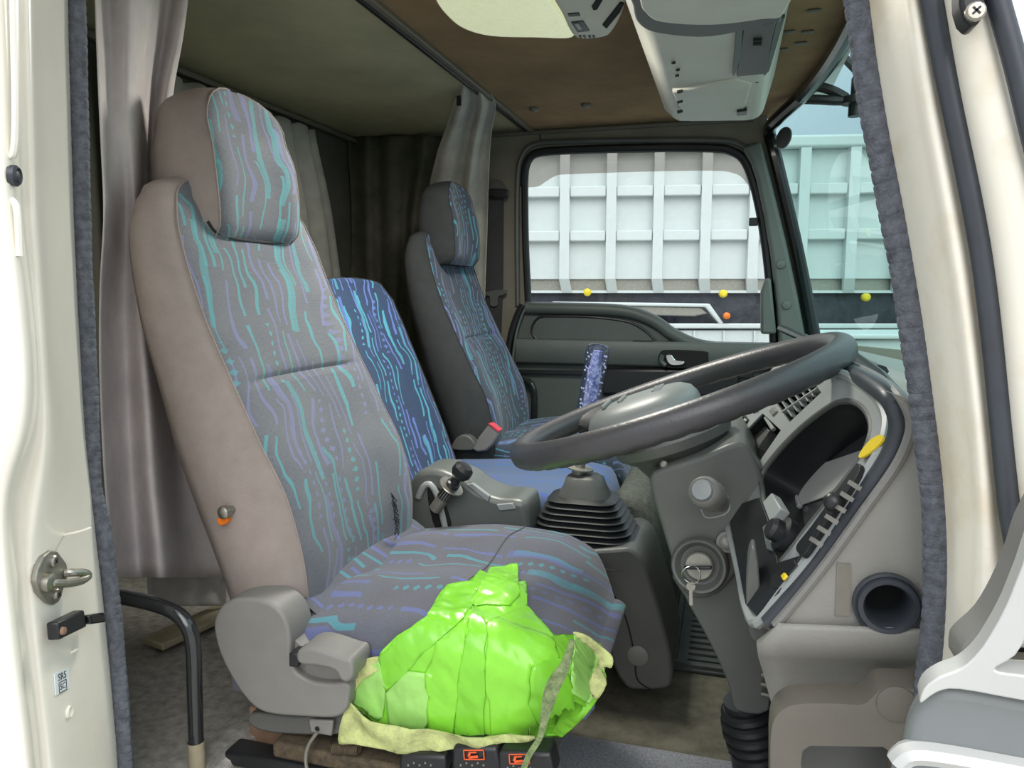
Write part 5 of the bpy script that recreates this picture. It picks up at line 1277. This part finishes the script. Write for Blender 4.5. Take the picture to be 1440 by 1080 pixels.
# ================================================================== FLOOR AND LOW DETAILS
gb = thing('grab_bar', 'glossy black bent tube bar standing by the rear pillar below the curtain', 'grab bar', P(277, 1090, .76))
pt = px_smooth([(158, 838), (185, 842), (225, 852), (250, 864), (266, 884), (272, 915), (274, 980), (278, 1110)], .76, 8, False)
mb = MB(); mb.tube(resample(pt, .004), .0098, 14); tb = mk('tube', mb, M['tube_black'], gb)
mb = MB(); mb.lathe([(.0106, -.05), (.0106, .01)], P(276, 1052, .76), Z_, 18, False); mk('paper_label', mb, M['beige'], gb)
a, b = PZ(214, 906, .18), PZ(318, 858, .18)
mb = MB(); mb.bar(a, b, .055, .012, Z_); bd = tag(mk('board', mb, M['beige'], bevel=.002), 'worn beige board lying on the carpet behind the driver seat', 'board')
sr_ = thing('seat_rail', 'dirty black sliding rail under the driver cushion', 'rail', P(420, 1090, .80))
zr = P(400, 1066, .80).z
mb = MB(); mb.box((P(322, 1066, .8).x, .79, zr - .02), (-.20, .825, zr)); mk('rail_channel', mb, M['black'], sr_, bevel=.004)
mb = MB(); mb.box((P(385, 1050, .8).x, .795, zr), (P(640, 1050, .8).x, .87, zr + .022)); mk('slider', mb, M['dirt'], sr_, bevel=.005)
mb = MB(); mb.prism(px_poly([(434, 1012), (468, 1014), (466, 1036), (436, 1030)], .80), (0, .006, 0)); mk('bracket', mb, M['plastic'], sr_, bevel=.002)
for x in (444, 446): pass
mb = MB(); mb.lathe([(.0035, 0), (0, -.001)], P(446, 1025, .799), Y_, 10); mk('bracket_hole', mb, M['hole'], sr_)
for i in range(14):
    c = P(470 + i * 2.6, 1053, .80); mb = MB(); mb.tube([c + V((0, .007 * math.cos(q), .007 * math.sin(q))) for q in [2 * math.pi * j / 10 for j in range(10)]], .0011, 5, closed=True); mk('spring_coil', mb, M['dirt'], sr_)
mb = MB(); mb.tube(px_smooth([(446, 1030), (434, 1048), (430, 1070), (436, 1100)], .785, 6, False), .0024, 8); tag(mk('cable', mb, M['galv']), 'thin grey cable curling down from the seat bracket', 'cable')
WPx = [((562, 1062), (626, 1064), (628, 1090), (560, 1088)), ((636, 1052), (698, 1052), (706, 1090), (634, 1088)), ((700, 1058), (774, 1060), (782, 1095), (700, 1092))]
for i, q in enumerate(WPx):
    lvt = thing('adjuster_lever', ['black seat adjuster lever with pale dots under the cushion, nearest the cable', 'black seat adjuster lever with an orange seat symbol, middle of the three', 'black seat adjuster lever with an orange symbol behind the hanging cord'][i], 'lever', P(*q[3], .79), 'seat adjuster levers under the driver cushion')
    mb = MB(); mb.prism(px_poly(q, .785), (0, .03, .003)); mk('paddle', mb, M['black'], lvt, bevel=.004)
    if i:
        a, b, c, d = [lerp2(q[0], q[2], t) for t in (.22, .4, .5, .62)]; x0, y0 = q[0][0] + 16, q[0][1] + 3
        mb = MB()
        w_, h_ = 28, 13
        C4 = [P(x0 + dx, y0 + dy, .783) for dx, dy in ((0, 0), (w_, 0), (w_ + 1, h_), (1, h_))]
        for k in range(4): mb.bar(C4[k], C4[(k + 1) % 4], .0012, .0008, Y_)
        mb.bar(P(x0 + 9, y0 + 3, .783), P(x0 + 7, y0 + 9, .783), .0028, .0008, Y_); mb.bar(P(x0 + 7, y0 + 10, .783), P(x0 + 20, y0 + 9, .783), .0028, .0008, Y_); mb.bar(P(x0 + 9, y0 + 3, .783), P(x0 + 18, y0 + 3, .783), .0015, .0008, Y_)
        mk('orange_symbol', mb, M['orange_lens'], lvt)
    for k in range(5):
        mb = MB(); mb.ball(P(q[3][0] + 14 + k * 8, q[3][1] - 12 - (k % 2) * 3, .785), .0016, 6); mk('grip_dot', mb, M['galv'], lvt)
mb = MB(); mb.box(P(352, 1056, .845), P(440, 1010, .845) + V((0, .03, 0))); tag(mk('wood_block', mb, M['wood'], bevel=.003), 'rusty brown wooden block under the recliner cover', 'block')
# carpets, mat and pedal in the footwell
mb = MB(); mb.box((-.30, 1.02, .0), (.05, 1.205, .012)); cb = tag(mk('carpet_piece', mb, M['carpet_blue'], bevel=.004), 'blue grey carpet strip on the floor at the bottom edge below the column', 'carpet')
mt = thing('rubber_mat', 'dark ribbed rubber mat on the passenger side floor by the tunnel', 'mat', (-.02, 1.9, 0))
m0, m1 = PZ(958, 932, .006), PZ(1010, 940, .006)
mb = MB(); mb.box((-.10, 1.50, .001), (.20, 2.28, .010)); mk('base', mb, M['mat_rubber'], mt, bevel=.003)
for i in range(26):
    y = 1.54 + i * .028; mb = MB(); mb.bar((-.06, y, .012), (.17, y, .012), .014, .007); mk('rib', mb, M['mat_rubber'], mt)
for p in (((-.09, 1.51), (-.09, 2.27)), ((-.09, 1.51), (.19, 1.51)), ((.19, 1.51), (.19, 2.27)), ((-.09, 2.27), (.19, 2.27))):
    mb = MB(); mb.bar((*p[0], .013), (*p[1], .013), .016, .014); mk('edge', mb, M['mat_rubber'], mt, bevel=.003)
pd = thing('pedal', 'small black ribbed pedal pad at the foot of the column', 'pedal', PZ(1040, 1064, .03))
mb = MB(); mb.prism(px_poly([(1026, 1034), (1052, 1030), (1056, 1062), (1024, 1062)], 1.12), (0, .02, 0)); mk('pad', mb, M['black'], pd, bevel=.003)
for k in range(5):
    mb = MB(); mb.bar(P(1027, 1037 + k * 5, 1.118), P(1053, 1034 + k * 5.4, 1.118), .003, .003, Y_); mk('pad_rib', mb, M['plastic'], pd)
